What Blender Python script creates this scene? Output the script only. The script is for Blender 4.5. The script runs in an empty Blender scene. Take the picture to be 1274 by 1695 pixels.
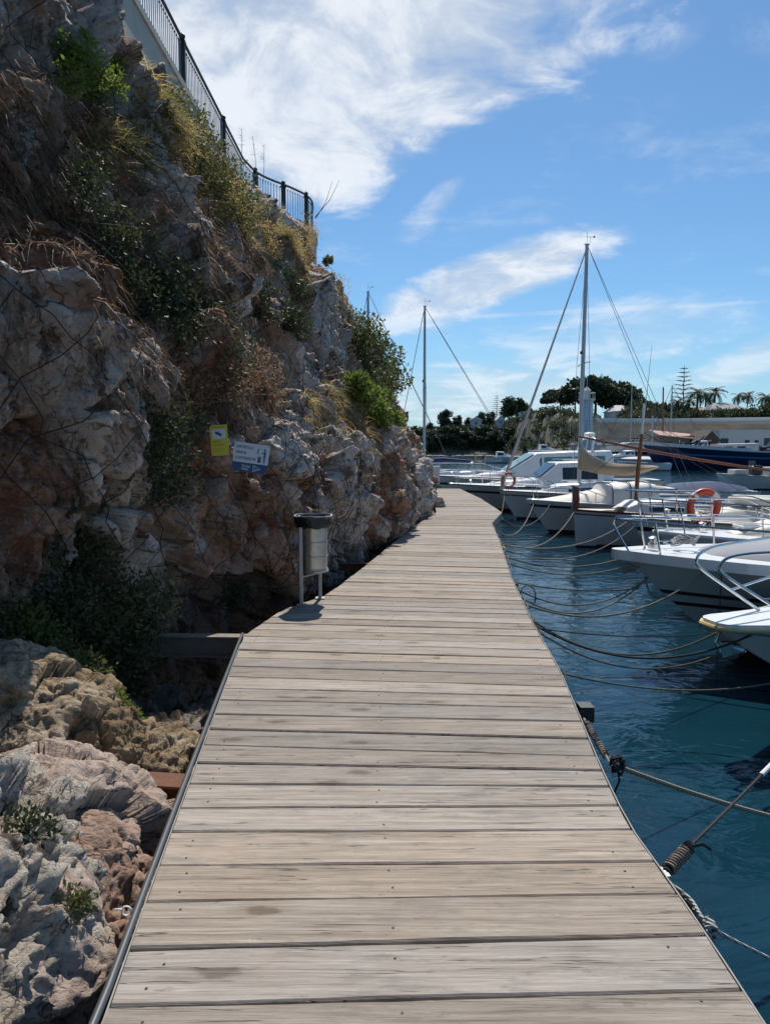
import bpy, math, random
import numpy as np
from mathutils import Vector, Matrix

S = bpy.context.scene
COL = S.collection
R = math.radians
# ------------------------------------------------------------------ camera
CX, CY, F = 637.0, 847.5, 1230.0
EYE, PITCH = 1.5, R(4.96)
WATER = -1.1
cam = bpy.data.cameras.new('camera'); camo = bpy.data.objects.new('camera', cam); COL.objects.link(camo)
camo.location = (0, 0, EYE); camo.rotation_euler = (R(90) - PITCH, 0, 0)
cam.sensor_fit = 'VERTICAL'; cam.sensor_height = 36; cam.sensor_width = 36
cam.lens = F / 1695 * 36; cam.clip_start = 0.05; cam.clip_end = 6000
S.camera = camo
S.view_settings.view_transform = 'Standard'; S.view_settings.look = 'None'
S.view_settings.gamma = 1; S.view_settings.use_curve_mapping = False
S.view_settings.exposure = 0.33
# ------------------------------------------------------------------ sun
SUN_EL, SUN_AZ = 54.0, 6.0            # azimuth from +Y towards +X
sd = Vector((math.cos(R(SUN_EL)) * math.sin(R(SUN_AZ)), math.cos(R(SUN_EL)) * math.cos(R(SUN_AZ)), math.sin(R(SUN_EL))))
sun = bpy.data.lights.new('sun', 'SUN'); suno = bpy.data.objects.new('sun', sun); COL.objects.link(suno)
sun.energy = 3.8; sun.angle = R(0.5); sun.color = (1.0, 0.955, 0.88)
suno.rotation_euler = (-sd).to_track_quat('-Z', 'Y').to_euler()
SKY_STRENGTH = 0.085


def P(px, py, d):
    """world point on the line of sight through a photo pixel, at forward distance d"""
    a = (px - CX) / F; b = (CY - py) / F
    c, s = math.cos(PITCH), math.sin(PITCH)
    t = d / (c + b * s)
    return Vector((a * t, d, EYE + t * (-s + b * c)))


def PZ(px, py, z):
    a = (px - CX) / F; b = (CY - py) / F
    c, s = math.cos(PITCH), math.sin(PITCH)
    t = (z - EYE) / (-s + b * c)
    return Vector((a * t, t * (c + b * s), z))


def PD(px, py):
    return P(px, py, 10.0).__sub__(Vector((0, 0, EYE))).normalized()


# ------------------------------------------------------------------ node helpers
class N:
    def __init__(s, tree): s.t = tree; s.n = tree.nodes; s.l = tree.links
    def new(s, typ, **kw):
        n = s.n.new(typ)
        for k, v in kw.items():
            setattr(n, k, v)
        return n
    def put(s, sock, v):
        if v is None: return
        if isinstance(v, bpy.types.NodeSocket): s.l.new(v, sock)
        else: sock.default_value = v
    def math(s, op, a, b=None, c=None, clamp=False):
        n = s.new('ShaderNodeMath', operation=op, use_clamp=clamp)
        for i, v in enumerate((a, b, c)): s.put(n.inputs[i], v)
        return n.outputs[0]
    def vec(s, op, a, b=None):
        n = s.new('ShaderNodeVectorMath', operation=op)
        s.put(n.inputs[0], a); s.put(n.inputs[1], b)
        return n.outputs['Value'] if op in ('DOT_PRODUCT', 'LENGTH') else n.outputs[0]
    def map(s, v, scale=(1, 1, 1), loc=(0, 0, 0), rot=(0, 0, 0)):
        n = s.new('ShaderNodeMapping'); s.put(n.inputs['Vector'], v)
        n.inputs['Scale'].default_value = scale; n.inputs['Location'].default_value = loc; n.inputs['Rotation'].default_value = rot
        return n.outputs[0]
    def noise(s, v, scale, detail=4, rough=0.55, dist=0.0, out=0):
        n = s.new('ShaderNodeTexNoise'); s.put(n.inputs['Vector'], v)
        n.inputs['Scale'].default_value = scale; n.inputs['Detail'].default_value = detail
        n.inputs['Roughness'].default_value = rough; n.inputs['Distortion'].default_value = dist
        return n.outputs[out]
    def voro(s, v, scale, feature='F1', out='Distance', rnd=1.0, dims='3D'):
        n = s.new('ShaderNodeTexVoronoi', feature=feature, voronoi_dimensions=dims); s.put(n.inputs['Vector'], v)
        n.inputs['Scale'].default_value = scale; n.inputs['Randomness'].default_value = rnd
        return n.outputs[out]
    def ramp(s, v, stops, interp='LINEAR'):
        n = s.new('ShaderNodeValToRGB'); s.put(n.inputs[0], v); r = n.color_ramp; r.interpolation = interp
        while len(r.elements) < len(stops): r.elements.new(0.5)
        for e, (p, c) in zip(r.elements, stops):
            e.position = p; e.color = (c, c, c, 1) if isinstance(c, (int, float)) else (*c, 1)
        return n.outputs[0]
    def mix(s, f, a, b, mode='MIX'):
        n = s.new('ShaderNodeMix', data_type='RGBA', blend_type=mode)
        s.put(n.inputs[0], f)
        s.put(n.inputs[6], (*a, 1) if isinstance(a, tuple) else a)
        s.put(n.inputs[7], (*b, 1) if isinstance(b, tuple) else b)
        return n.outputs[2]
    def smooth(s, v, lo, hi):
        n = s.new('ShaderNodeMapRange', interpolation_type='SMOOTHSTEP'); s.put(n.inputs[0], v)
        n.inputs[1].default_value = lo; n.inputs[2].default_value = hi
        return n.outputs[0]
    def bump(s, h, strength=0.5, dist=0.01, normal=None):
        n = s.new('ShaderNodeBump'); s.put(n.inputs['Height'], h)
        n.inputs['Strength'].default_value = strength; n.inputs['Distance'].default_value = dist
        if normal is not None: s.put(n.inputs['Normal'], normal)
        return n.outputs[0]


MATS = {}
def mat(name, build=None, **kw):
    if name in MATS: return MATS[name]
    m = bpy.data.materials.new(name); m.use_nodes = True
    k = N(m.node_tree); b = k.n['Principled BSDF']
    MATS[name] = m
    if build: build(k, b)
    for a, v in kw.items():
        b.inputs[a].default_value = v
    return m


def simple(name, col, rough=0.5, metal=0.0, var=0.12, vscale=6.0, bump=0.0, bscale=60, spec=None, dirt=0.0):
    """a plain colour with fine uneven wear"""
    def f(k, b):
        tc = k.new('ShaderNodeTexCoord').outputs['Object']
        n = k.noise(tc, vscale, 6, 0.6)
        lo = tuple(max(0, c * (1 - var)) for c in col); hi = tuple(min(1, c * (1 + var)) for c in col)
        c = k.mix(n, lo, hi)
        if dirt:
            d = k.smooth(k.noise(tc, vscale * 2.3, 8, 0.7), 0.5, 0.75)
            c = k.mix(k.math('MULTIPLY', d, dirt), c, tuple(x * 0.35 + 0.02 for x in (0.3, 0.25, 0.18)))
        k.put(b.inputs['Base Color'], c)
        b.inputs['Roughness'].default_value = rough; b.inputs['Metallic'].default_value = metal
        if spec is not None: b.inputs['Specular IOR Level'].default_value = spec
        if bump:
            k.put(b.inputs['Normal'], k.bump(k.noise(tc, bscale, 5), bump, 0.01))
    return mat(name, f)


# ------------------------------------------------------------------ world: sky with cirrus
W = bpy.data.worlds.new('World'); S.world = W; W.use_nodes = True
def build_world():
    k = N(W.node_tree)
    for n in list(k.n): k.n.remove(n)
    out = k.new('ShaderNodeOutputWorld'); bg = k.new('ShaderNodeBackground')
    sky = k.new('ShaderNodeTexSky', sky_type='NISHITA')
    sky.sun_disc = False; sky.sun_elevation = R(SUN_EL); sky.sun_rotation = R(SUN_AZ)
    sky.air_density = 1.0; sky.dust_density = 0.35; sky.ozone_density = 2.2; sky.altitude = 0
    D = k.vec('NORMALIZE', k.new('ShaderNodeTexCoord').outputs['Generated'])
    sep = k.new('ShaderNodeSeparateXYZ'); k.put(sep.inputs[0], D)
    zc = k.math('ADD', k.math('MAXIMUM', sep.outputs[2], 0.0), 0.22)
    cmb = k.new('ShaderNodeCombineXYZ')
    k.put(cmb.inputs[0], k.math('DIVIDE', sep.outputs[0], zc)); k.put(cmb.inputs[1], k.math('DIVIDE', sep.outputs[1], zc))
    pl = cmb.outputs[0]
    warp = k.noise(pl, 1.3, 3, 0.5, out=1)
    plw = k.vec('ADD', pl, k.vec('MULTIPLY', warp, (0.35, 0.35, 0.0)))
    # wisps drawn out along one wind direction
    wisp = k.noise(k.map(plw, (1.1, 3.4, 1), (2.1, 0.7, 0), (0, 0, R(-28))), 2.0, 9, 0.62, 0.5)
    fine = k.noise(k.map(plw, (2.0, 7.0, 1), (0, 0, 0), (0, 0, R(-35))), 3.2, 8, 0.66, 0.8)
    puff = k.noise(plw, 4.2, 9, 0.62, 0.35)
    tex = k.math('ADD', k.math('MULTIPLY', wisp, 0.30), k.math('ADD', k.math('MULTIPLY', fine, 0.08), k.math('MULTIPLY', puff, 0.62)))
    tz = k.math('SUBTRACT', tex, 0.5)
    def blob(px, py, ang, a, b, ns, soft, gain):
        c = PD(px, py)
        e1 = Vector((1, 0, 0)); e1 = (e1 - c * e1.dot(c)).normalized(); e2 = c.cross(e1) * -1
        if e2.z < 0: e2 = -e2
        t1 = e1 * math.cos(R(ang)) + e2 * math.sin(R(ang)); t2 = -e1 * math.sin(R(ang)) + e2 * math.cos(R(ang))
        s = k.math('DIVIDE', k.vec('DOT_PRODUCT', D, tuple(t1)), a); t = k.math('DIVIDE', k.vec('DOT_PRODUCT', D, tuple(t2)), b)
        r = k.math('ADD', k.math('MULTIPLY', s, s), k.math('MULTIPLY', t, t))
        v = k.math('ADD', k.math('SUBTRACT', 1.0, r), k.math('MULTIPLY', tz, ns))
        front = k.math('GREATER_THAN', k.vec('DOT_PRODUCT', D, tuple(c)), 0)
        return k.math('MULTIPLY', k.math('MULTIPLY', k.smooth(v, 0.0, soft), front), gain)
    parts = [
        blob(500, 60, 14, 0.42, 0.17, 3.4, 0.8, 1.0),
        blob(800, 60, 30, 0.30, 0.10, 4.5, 1.2, 0.8),
        blob(430, 230, 8, 0.22, 0.12, 4.5, 1.1, 0.9),
        blob(600, 255, 25, 0.16, 0.05, 3.6, 1.0, 0.55),
        blob(820, 455, 17, 0.175, 0.040, 2.2, 0.8, 1.0),
        blob(700, 520, 14, 0.11, 0.030, 2.6, 0.9, 0.6),
        blob(715, 345, 42, 0.075, 0.020, 5.5, 1.6, 0.42),
        blob(780, 655, 6, 0.26, 0.05, 2.2, 1.0, 0.62),
        blob(1010, 555, 10, 0.18, 0.05, 3.0, 1.2, 0.42),
        blob(1260, 590, 24, 0.13, 0.025, 2.0, 1.0, 0.55),
        blob(1000, 513, 3, 0.24, 0.0040, 0.9, 0.9, 0.26),
        blob(-150, 60, 10, 0.40, 0.2, 4.0, 1.0, 0.9),
    ]
    m = parts[0]
    for q in parts[1:]:
        m = k.math('SUBTRACT', k.math('ADD', m, q), k.math('MULTIPLY', m, q))
    veil = k.math('MULTIPLY', k.smooth(tex, 0.50, 0.74), 0.35)      # thin cirrus over the whole sky
    m = k.math('SUBTRACT', k.math('ADD', m, veil), k.math('MULTIPLY', m, veil))
    m = k.math('MULTIPLY', m, k.math('ADD', 0.70, k.math('MULTIPLY', k.smooth(puff, 0.36, 0.60), 0.30)))
    m = k.math('MULTIPLY', m, k.smooth(sep.outputs[2], -0.02, 0.05))
    hz = k.math('MULTIPLY', k.math('SUBTRACT', 1.0, k.smooth(sep.outputs[2], 0.0, 0.20)), 0.42)
    tint = k.mix(1.0, sky.outputs[0], (0.60, 0.86, 1.02), 'MULTIPLY')
    base = k.mix(hz, tint, (3.3, 5.3, 7.4))
    cl = k.mix(k.smooth(puff, 0.38, 0.62), (5.9, 6.5, 7.3), (8.6, 8.9, 9.3))
    col = k.mix(k.math('MULTIPLY', m, 0.88), base, cl)
    k.put(bg.inputs[0], col); bg.inputs[1].default_value = SKY_STRENGTH
    k.l.new(bg.outputs[0], out.inputs[0])
build_world()

# ------------------------------------------------------------------ object helpers
def tag(o, label=None, cat=None, group=None, kind=None):
    if label: o['label'] = label
    if cat: o['category'] = cat
    if group: o['group'] = group
    if kind: o['kind'] = kind
    return o


def empty(name, loc=(0, 0, 0), rz=0.0, label=None, cat=None, group=None, kind=None):
    o = bpy.data.objects.new(name, None); COL.objects.link(o)
    o.location = loc; o.rotation_euler = (0, 0, rz); o.empty_display_size = 0.2
    return tag(o, label, cat, group, kind)


def link(name, me, parent=None):
    o = bpy.data.objects.new(name, me); COL.objects.link(o)
    if parent is not None: o.parent = parent
    return o


def np_mesh(name, v, f, mats, smooth=False, mi=None):
    """v (n,3), f (m,3|4)"""
    me = bpy.data.meshes.new(name)
    v = np.asarray(v, np.float32); f = np.asarray(f, np.int32)
    k = f.shape[1]
    me.vertices.add(len(v)); me.vertices.foreach_set('co', v.ravel())
    me.loops.add(f.size); me.loops.foreach_set('vertex_index', f.ravel())
    me.polygons.add(len(f)); me.polygons.foreach_set('loop_start', np.arange(0, f.size, k, dtype=np.int32))
    if smooth: me.polygons.foreach_set('use_smooth', np.ones(len(f), bool))
    for m in (mats if isinstance(mats, (list, tuple)) else [mats]): me.materials.append(m)
    if mi is not None: me.polygons.foreach_set('material_index', np.asarray(mi, np.int32))
    me.update(calc_edges=True); me.validate()
    return me


class G:
    """collects simple shapes for ONE mesh"""
    def __init__(s): s.v = []; s.f = []; s.m = []; s.cur = 0
    def add(s, vs, fs):
        b = len(s.v); s.v += [tuple(x) for x in vs]
        s.f += [tuple(b + i for i in f) for f in fs]; s.m += [s.cur] * len(fs); return s
    def box(s, c, d, rz=0.0, bev=0.0, rot=None):
        c = Vector(c); hx, hy, hz = d[0] / 2, d[1] / 2, d[2] / 2
        M = rot if rot is not None else Matrix.Rotation(rz, 3, 'Z')
        if bev <= 0:
            vs = [c + M @ Vector((x * hx, y * hy, z * hz)) for x in (-1, 1) for y in (-1, 1) for z in (-1, 1)]
            fs = [(0, 1, 3, 2), (4, 6, 7, 5), (0, 4, 5, 1), (2, 3, 7, 6), (0, 2, 6, 4), (1, 5, 7, 3)]
            return s.add(vs, fs)
        rings = []
        for z, i in ((-hz, bev), (-hz + bev, 0), (hz - bev, 0), (hz, bev)):
            x, y = hx - i, hy - i; q = bev
            rings.append([(x - q, -y, z), (x, -y + q, z), (x, y - q, z), (x - q, y, z), (-x + q, y, z), (-x, y - q, z), (-x, -y + q, z), (-x + q, -y, z)])
        vs = [c + M @ Vector(p) for r in rings for p in r]; fs = []
        for k in range(3):
            for j in range(8): fs.append((k * 8 + j, k * 8 + (j + 1) % 8, k * 8 + 8 + (j + 1) % 8, k * 8 + 8 + j))
        fs.append(tuple(range(7, -1, -1))); fs.append(tuple(range(24, 32)))
        return s.add(vs, fs)
    def tube(s, pts, r, n=6, cap=True, closed=False):
        pts = [Vector(p) for p in pts]; m = len(pts)
        rr = r if isinstance(r, (list, tuple)) else [r] * m
        t0 = (pts[1] - pts[0]).normalized()
        up = Vector((0, 0, 1)) if abs(t0.z) < 0.9 else Vector((1, 0, 0))
        u = t0.cross(up).normalized(); vs = []
        for i, p in enumerate(pts):
            if closed: t = (pts[(i + 1) % m] - pts[i - 1])
            else: t = pts[min(i + 1, m - 1)] - pts[max(i - 1, 0)]
            if t.length < 1e-9: t = t0
            t.normalize(); u = (u - t * u.dot(t))
            if u.length < 1e-6: u = t.orthogonal()
            u.normalize(); w = t.cross(u)
            for k in range(n):
                a = 2 * math.pi * k / n; vs.append(p + (u * math.cos(a) + w * math.sin(a)) * rr[i])
        fs = []
        for i in range(m if closed else m - 1):
            j = (i + 1) % m
            for k in range(n):
                fs.append((i * n + k, i * n + (k + 1) % n, j * n + (k + 1) % n, j * n + k))
        if cap and not closed:
            fs.append(tuple(range(n - 1, -1, -1))); fs.append(tuple((m - 1) * n + k for k in range(n)))
        return s.add(vs, fs)
    def lathe(s, prof, c=(0, 0, 0), n=20, axis='Z', cap=True):
        vs = []
        for r, z in prof:
            for k in range(n):
                a = 2 * math.pi * k / n; x, y = r * math.cos(a), r * math.sin(a)
                p = (x, y, z) if axis == 'Z' else ((z, x, y) if axis == 'X' else (x, z, y))
                vs.append(Vector(c) + Vector(p))
        fs = []
        for i in range(len(prof) - 1):
            for k in range(n):
                fs.append((i * n + k, i * n + (k + 1) % n, (i + 1) * n + (k + 1) % n, (i + 1) * n + k))
        if cap:
            fs.append(tuple(range(n - 1, -1, -1))); fs.append(tuple((len(prof) - 1) * n + k for k in range(n)))
        return s.add(vs, fs)
    def loft(s, secs, cap=True, closed=True):
        n = len(secs[0]); vs = [p for q in secs for p in q]; fs = []
        for i in range(len(secs) - 1):
            for k in range(n if closed else n - 1):
                fs.append((i * n + k, i * n + (k + 1) % n, (i + 1) * n + (k + 1) % n, (i + 1) * n + k))
        if cap: fs.append(tuple(range(n - 1, -1, -1))); fs.append(tuple((len(secs) - 1) * n + k for k in range(n)))
        return s.add(vs, fs)
    def plate(s, corners, th=0.01):
        c = [Vector(p) for p in corners]
        nrm = (c[1] - c[0]).cross(c[-1] - c[0]).normalized() * th
        n = len(c); vs = c + [p - nrm for p in c]
        fs = [tuple(range(n)), tuple(range(2 * n - 1, n - 1, -1))] + [(i, n + i, n + (i + 1) % n, (i + 1) % n) for i in range(n)]
        return s.add(vs, fs)
    def mesh(s, name, mats, smooth=False):
        me = bpy.data.meshes.new(name)
        me.from_pydata([tuple(p) for p in s.v], [], s.f)
        for m in (mats if isinstance(mats, (list, tuple)) else [mats]): me.materials.append(m)
        if any(s.m): me.polygons.foreach_set('material_index', s.m)
        if smooth:
            me.polygons.foreach_set('use_smooth', [True] * len(me.polygons))
            try: me.set_sharp_from_angle(angle=R(42))
            except Exception: pass
        me.update(); return me
    def obj(s, name, mats, parent=None, smooth=False):
        return link(name, s.mesh(name, mats, smooth), parent)


def arc(a, b, sag, n=16):
    a = Vector(a); b = Vector(b)
    return [a.lerp(b, i / n) + Vector((0, 0, -4 * sag * (i / n) * (1 - i / n))) for i in range(n + 1)]


def smooth_path(pts, n=8):
    pts = [Vector(p) for p in pts]; out = []
    q = [pts[0] * 2 - pts[1]] + pts + [pts[-1] * 2 - pts[-2]]
    for i in range(1, len(q) - 2):
        for k in range(n):
            t = k / n; a, b, c, d = q[i - 1], q[i], q[i + 1], q[i + 2]
            out.append(0.5 * ((2 * b) + (c - a) * t + (2 * a - 5 * b + 4 * c - d) * t * t + (3 * b - a - 3 * c + d) * t ** 3))
    out.append(pts[-1]); return out

# ------------------------------------------------------------------ numpy noise
def hash3(x, y, z, seed):
    h = (x.astype(np.int64) * 374761393 + y.astype(np.int64) * 668265263 + z.astype(np.int64) * 2147483647 + seed * 144665) & 0xffffffff
    h = ((h ^ (h >> 13)) * 1274126177) & 0xffffffff
    h = ((h ^ (h >> 16)) * 2246822519) & 0xffffffff
    return ((h ^ (h >> 15)) & 0xffffff) / float(0xffffff)


def vn(p, seed=0):
    i = np.floor(p).astype(np.int64); f = p - i; f = f * f * f * (f * (f * 6 - 15) + 10)
    r = 0
    for dx in (0, 1):
        wx = f[:, 0] if dx else 1 - f[:, 0]
        for dy in (0, 1):
            wy = f[:, 1] if dy else 1 - f[:, 1]
            for dz in (0, 1):
                wz = f[:, 2] if dz else 1 - f[:, 2]
                r = r + wx * wy * wz * hash3(i[:, 0] + dx, i[:, 1] + dy, i[:, 2] + dz, seed)
    return r * 2 - 1


def fbm(p, octv=4, seed=0, gain=0.5, ridged=False):
    r = 0; a = 1; tot = 0
    for o in range(octv):
        q = vn(p * (2.03 ** o) + 17.3 * o, seed + o)
        if ridged: q = 1 - 2 * np.abs(q)
        r = r + a * q; tot += a; a *= gain
    return r / tot


def worley(p, seed=0):
    i = np.floor(p).astype(np.int64)
    n = len(p); f1 = np.full(n, 9.0); f2 = np.full(n, 9.0); cid = np.zeros(n); rel = np.zeros((n, 3))
    for dx in (-1, 0, 1):
        for dy in (-1, 0, 1):
            for dz in (-1, 0, 1):
                c = i + np.array([dx, dy, dz])
                q = np.stack([c[:, 0] + hash3(c[:, 0], c[:, 1], c[:, 2], seed), c[:, 1] + hash3(c[:, 0], c[:, 1], c[:, 2], seed + 1), c[:, 2] + hash3(c[:, 0], c[:, 1], c[:, 2], seed + 2)], 1)
                dv = p - q; d = (dv ** 2).sum(1)
                m = d < f1
                f2 = np.where(m, f1, np.minimum(f2, d)); f1 = np.where(m, d, f1)
                cid = np.where(m, hash3(c[:, 0], c[:, 1], c[:, 2], seed + 7), cid); rel = np.where(m[:, None], dv, rel)
    return np.sqrt(f1), np.sqrt(f2), cid, rel


def blocks(p, scale, seed):
    """fractured rock: each cell is a tilted facet set at its own depth, with a crack round it"""
    f1, f2, cid, rel = worley(p * scale, seed)
    t = np.stack([np.sin(cid * 51.7), np.sin(cid * 91.3 + 1), np.sin(cid * 33.1 + 2)], 1)
    tilt = (rel * t).sum(1)
    crack = np.exp(-(f2 - f1) / 0.05)
    return 0.8 * (cid - 0.5) + 1.5 * tilt - 0.45 * crack, cid

# ------------------------------------------------------------------ materials
def rock_mat(name, cols, scale=1.0, bumpd=0.02, stain=0.5, speck=0.5):
    def f(k, b):
        g = k.new('ShaderNodeNewGeometry').outputs['Position']
        w = k.vec('ADD', g, k.vec('MULTIPLY', k.noise(g, 1.4 * scale, 4, out=1), (0.5, 0.5, 0.5)))
        at = k.new('ShaderNodeAttribute', attribute_name='tone').outputs['Fac']
        big = k.noise(w, 0.9 * scale, 5, 0.6)
        tone = k.math('ADD', k.math('MULTIPLY', at, 0.40), k.math('ADD', k.math('MULTIPLY', k.noise(w, 0.45 * scale, 3), 0.5), k.math('MULTIPLY', big, 0.2)))
        if name == 'cliff_limestone':       # the near face is rustier rock, the far end greyer
            sy = k.new('ShaderNodeSeparateXYZ'); k.put(sy.inputs[0], w)
            tone = k.math('ADD', tone, k.math('SUBTRACT', k.math('MULTIPLY', k.smooth(sy.outputs[1], 5.5, 9.5), 0.085), 0.06))
        c = k.ramp(tone, [(0.43, cols[0]), (0.52, cols[1]), (0.59, cols[2]), (0.67, cols[3])])
        mid = k.noise(w, 7 * scale, 8, 0.7)
        c = k.mix(k.math('MULTIPLY', k.smooth(mid, 0.48, 0.58), 0.45), c, cols[4])
        fine = k.noise(g, 38 * scale, 8, 0.72)
        c = k.mix(k.math('MULTIPLY', k.math('MULTIPLY', k.smooth(k.noise(w, 2.6 * scale, 7, 0.68), 0.53, 0.60), 0.85), k.smooth(tone, 0.42, 0.56)), c, cols[3])
        c = k.mix(k.math('MULTIPLY', k.smooth(fine, 0.54, 0.70), speck), c, cols[5])
        c = k.mix(k.math('MULTIPLY', k.smooth(k.noise(w, 15 * scale, 6, 0.7), 0.56, 0.66), 0.7), c, cols[6])
        drip = k.noise(k.map(w, (4, 4, 1.6)), 1.0 * scale, 7, 0.72)
        c = k.mix(k.math('MULTIPLY', k.smooth(drip, 0.52, 0.63), stain), c, cols[6])
        cr = k.voro(k.vec('ADD', w, k.vec('MULTIPLY', k.noise(g, 9, 3, out=1), (0.12, 0.12, 0.12))), 3.1 * scale, 'DISTANCE_TO_EDGE')
        crk = k.smooth(cr, 0.0, 0.035)
        cm = k.math('MULTIPLY', k.math('SUBTRACT', 1.0, crk), k.smooth(k.noise(g, 1.3 * scale, 3), 0.47, 0.62))
        c = k.mix(k.math('MULTIPLY', cm, 0.8), c, tuple(x * 0.6 for x in cols[6]))
        k.put(b.inputs['Base Color'], c); b.inputs['Roughness'].default_value = 0.92
        b.inputs['Specular IOR Level'].default_value = 0.2
        pit = k.voro(w, 22 * scale)
        hgt = k.math('ADD', k.math('MULTIPLY', fine, 0.8), k.math('ADD', k.math('MULTIPLY', mid, 1.6), k.math('ADD', k.math('MULTIPLY', cm, -0.6), k.math('MULTIPLY', k.smooth(pit, 0.0, 0.35), 0.35))))
        k.put(b.inputs['Normal'], k.bump(hgt, 1.0, bumpd))
    return mat(name, f)

M_CLIFF = rock_mat('cliff_limestone', [(0.33, 0.15, 0.085), (0.44, 0.255, 0.17), (0.50, 0.375, 0.30), (0.74, 0.65, 0.585), (0.53, 0.41, 0.335), (0.80, 0.73, 0.66), (0.115, 0.073, 0.05)], 1.0, 0.04, 0.9)
M_SHORE = rock_mat('shore_limestone', [(0.12, 0.09, 0.07), (0.19, 0.15, 0.12), (0.24, 0.20, 0.17), (0.32, 0.28, 0.25), (0.22, 0.18, 0.13), (0.36, 0.33, 0.30), (0.08, 0.062, 0.048)], 1.5, 0.02, 0.7)
M_GREYROCK = rock_mat('karst_grey', [(0.42, 0.28, 0.16), (0.55, 0.44, 0.33), (0.62, 0.52, 0.43), (0.70, 0.62, 0.53), (0.30, 0.235, 0.175), (0.78, 0.71, 0.61), (0.10, 0.07, 0.048)], 2.6, 0.02, 0.9, 0.7)
M_PINKROCK = rock_mat('pink_limestone', [(0.36, 0.22, 0.155), (0.46, 0.31, 0.23), (0.44, 0.34, 0.27), (0.50, 0.39, 0.32), (0.38, 0.29, 0.235), (0.56, 0.48, 0.41), (0.16, 0.11, 0.08)], 1.8, 0.012, 0.5, 0.4)
M_BROWNROCK = rock_mat('ochre_rock', [(0.30, 0.20, 0.11), (0.42, 0.30, 0.18), (0.48, 0.36, 0.23), (0.54, 0.43, 0.31), (0.19, 0.14, 0.08), (0.36, 0.31, 0.24), (0.055, 0.042, 0.03)], 2.4, 0.016, 0.7, 0.5)


def wood(k, b):
    info = k.new('ShaderNodeObjectInfo').outputs['Random']
    g = k.new('ShaderNodeNewGeometry').outputs['Position']
    off = k.new('ShaderNodeCombineXYZ'); k.put(off.inputs[0], k.math('MULTIPLY', info, 37.0)); k.put(off.inputs[1], k.math('MULTIPLY', info, 91.0))
    p = k.vec('ADD', g, off.outputs[0])
    wv = k.vec('ADD', p, k.vec('MULTIPLY', k.noise(k.map(p, (1.2, 4, 1)), 1.0, 3, out=1), (0.0, 0.035, 0.0)))
    grain = k.noise(k.map(wv, (1.5, 40, 6)), 1.0, 8, 0.74)
    fine = k.noise(k.map(wv, (6, 260, 20)), 1.0, 5, 0.7)
    patch = k.noise(p, 2.6, 5, 0.6)
    c = k.ramp(grain, [(0.30, (0.17, 0.135, 0.108)), (0.44, (0.31, 0.26, 0.212)), (0.56, (0.40, 0.34, 0.285)), (0.70, (0.52, 0.455, 0.395))])
    c = k.mix(k.math('MULTIPLY', k.smooth(patch, 0.50, 0.72), 0.28), c, (0.40, 0.275, 0.20))
    c = k.mix(k.math('MULTIPLY', k.smooth(k.noise(k.map(p, (1, 3.2, 1)), 3.4, 7, 0.7), 0.50, 0.66), 0.6), c, (0.215, 0.195, 0.17))
    c = k.mix(k.math('MULTIPLY', k.smooth(k.noise(k.map(p, (1, 2.2, 1), (4, 9, 0)), 8.0, 6, 0.7), 0.58, 0.70), 0.5), c, (0.15, 0.125, 0.105))
    c = k.mix(k.math('MULTIPLY', k.smooth(fine, 0.50, 0.68), 0.5), c, (0.16, 0.125, 0.10))
    c = k.mix(k.math('MULTIPLY', k.smooth(k.noise(p, 0.9, 6, 0.7), 0.52, 0.68), 0.35), c, (0.19, 0.165, 0.145))
    # splits along the grain
    sp = k.noise(k.map(wv, (0.8, 30, 1), (3, 1, 0)), 1.0, 3, 0.5)
    split = k.math('SUBTRACT', 1.0, k.smooth(k.math('ABSOLUTE', k.math('SUBTRACT', sp, 0.60)), 0.0, 0.008))
    c = k.mix(k.math('MULTIPLY', split, 0.75), c, (0.055, 0.04, 0.03))
    # knots: a small dark core and a paler ring
    kv = k.voro(k.map(k.vec('ADD', p, k.vec('MULTIPLY', k.noise(p, 14, 4, out=1), (0.10, 0.03, 0))), (1.3, 3.4, 1)), 1.0, dims='2D')
    core = k.math('SUBTRACT', 1.0, k.smooth(kv, 0.045, 0.10)); halo = k.math('SUBTRACT', 1.0, k.smooth(kv, 0.08, 0.24))
    pick = k.math('GREATER_THAN', k.noise(k.map(p, (1.3, 3.4, 1)), 0.6, 0), 0.52)
    c = k.mix(k.math('MULTIPLY', k.math('MULTIPLY', halo, pick), 0.32), c, (0.21, 0.16, 0.12)); c = k.mix(k.math('MULTIPLY', k.math('MULTIPLY', core, pick), 0.65), c, (0.115, 0.08, 0.055))
    # scattered lichen and gull specks
    c = k.mix(k.math('MULTIPLY', k.math('SUBTRACT', 1.0, k.smooth(k.voro(p, 8.0, dims='2D'), 0.014, 0.028)), k.smooth(k.noise(p, 1.7, 2), 0.55, 0.62)), c, (0.5, 0.48, 0.44))
    hsv = k.new('ShaderNodeHueSaturation'); k.put(hsv.inputs['Color'], c)
    k.put(hsv.inputs['Value'], k.math('ADD', 0.78, k.math('MULTIPLY', info, 0.38)))
    k.put(hsv.inputs['Saturation'], k.math('ADD', 0.72, k.math('MULTIPLY', k.math('FRACT', k.math('MULTIPLY', info, 13.7)), 0.5)))
    k.put(b.inputs['Base Color'], hsv.outputs[0]); b.inputs['Roughness'].default_value = 0.82
    b.inputs['Specular IOR Level'].default_value = 0.25
    h = k.math('ADD', k.math('MULTIPLY', grain, 0.9), k.math('SUBTRACT', k.math('MULTIPLY', fine, 0.35), k.math('MULTIPLY', split, 0.9)))
    k.put(b.inputs['Normal'], k.bump(h, 0.8, 0.006))
M_WOOD = mat('weathered_planks', wood)


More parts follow.
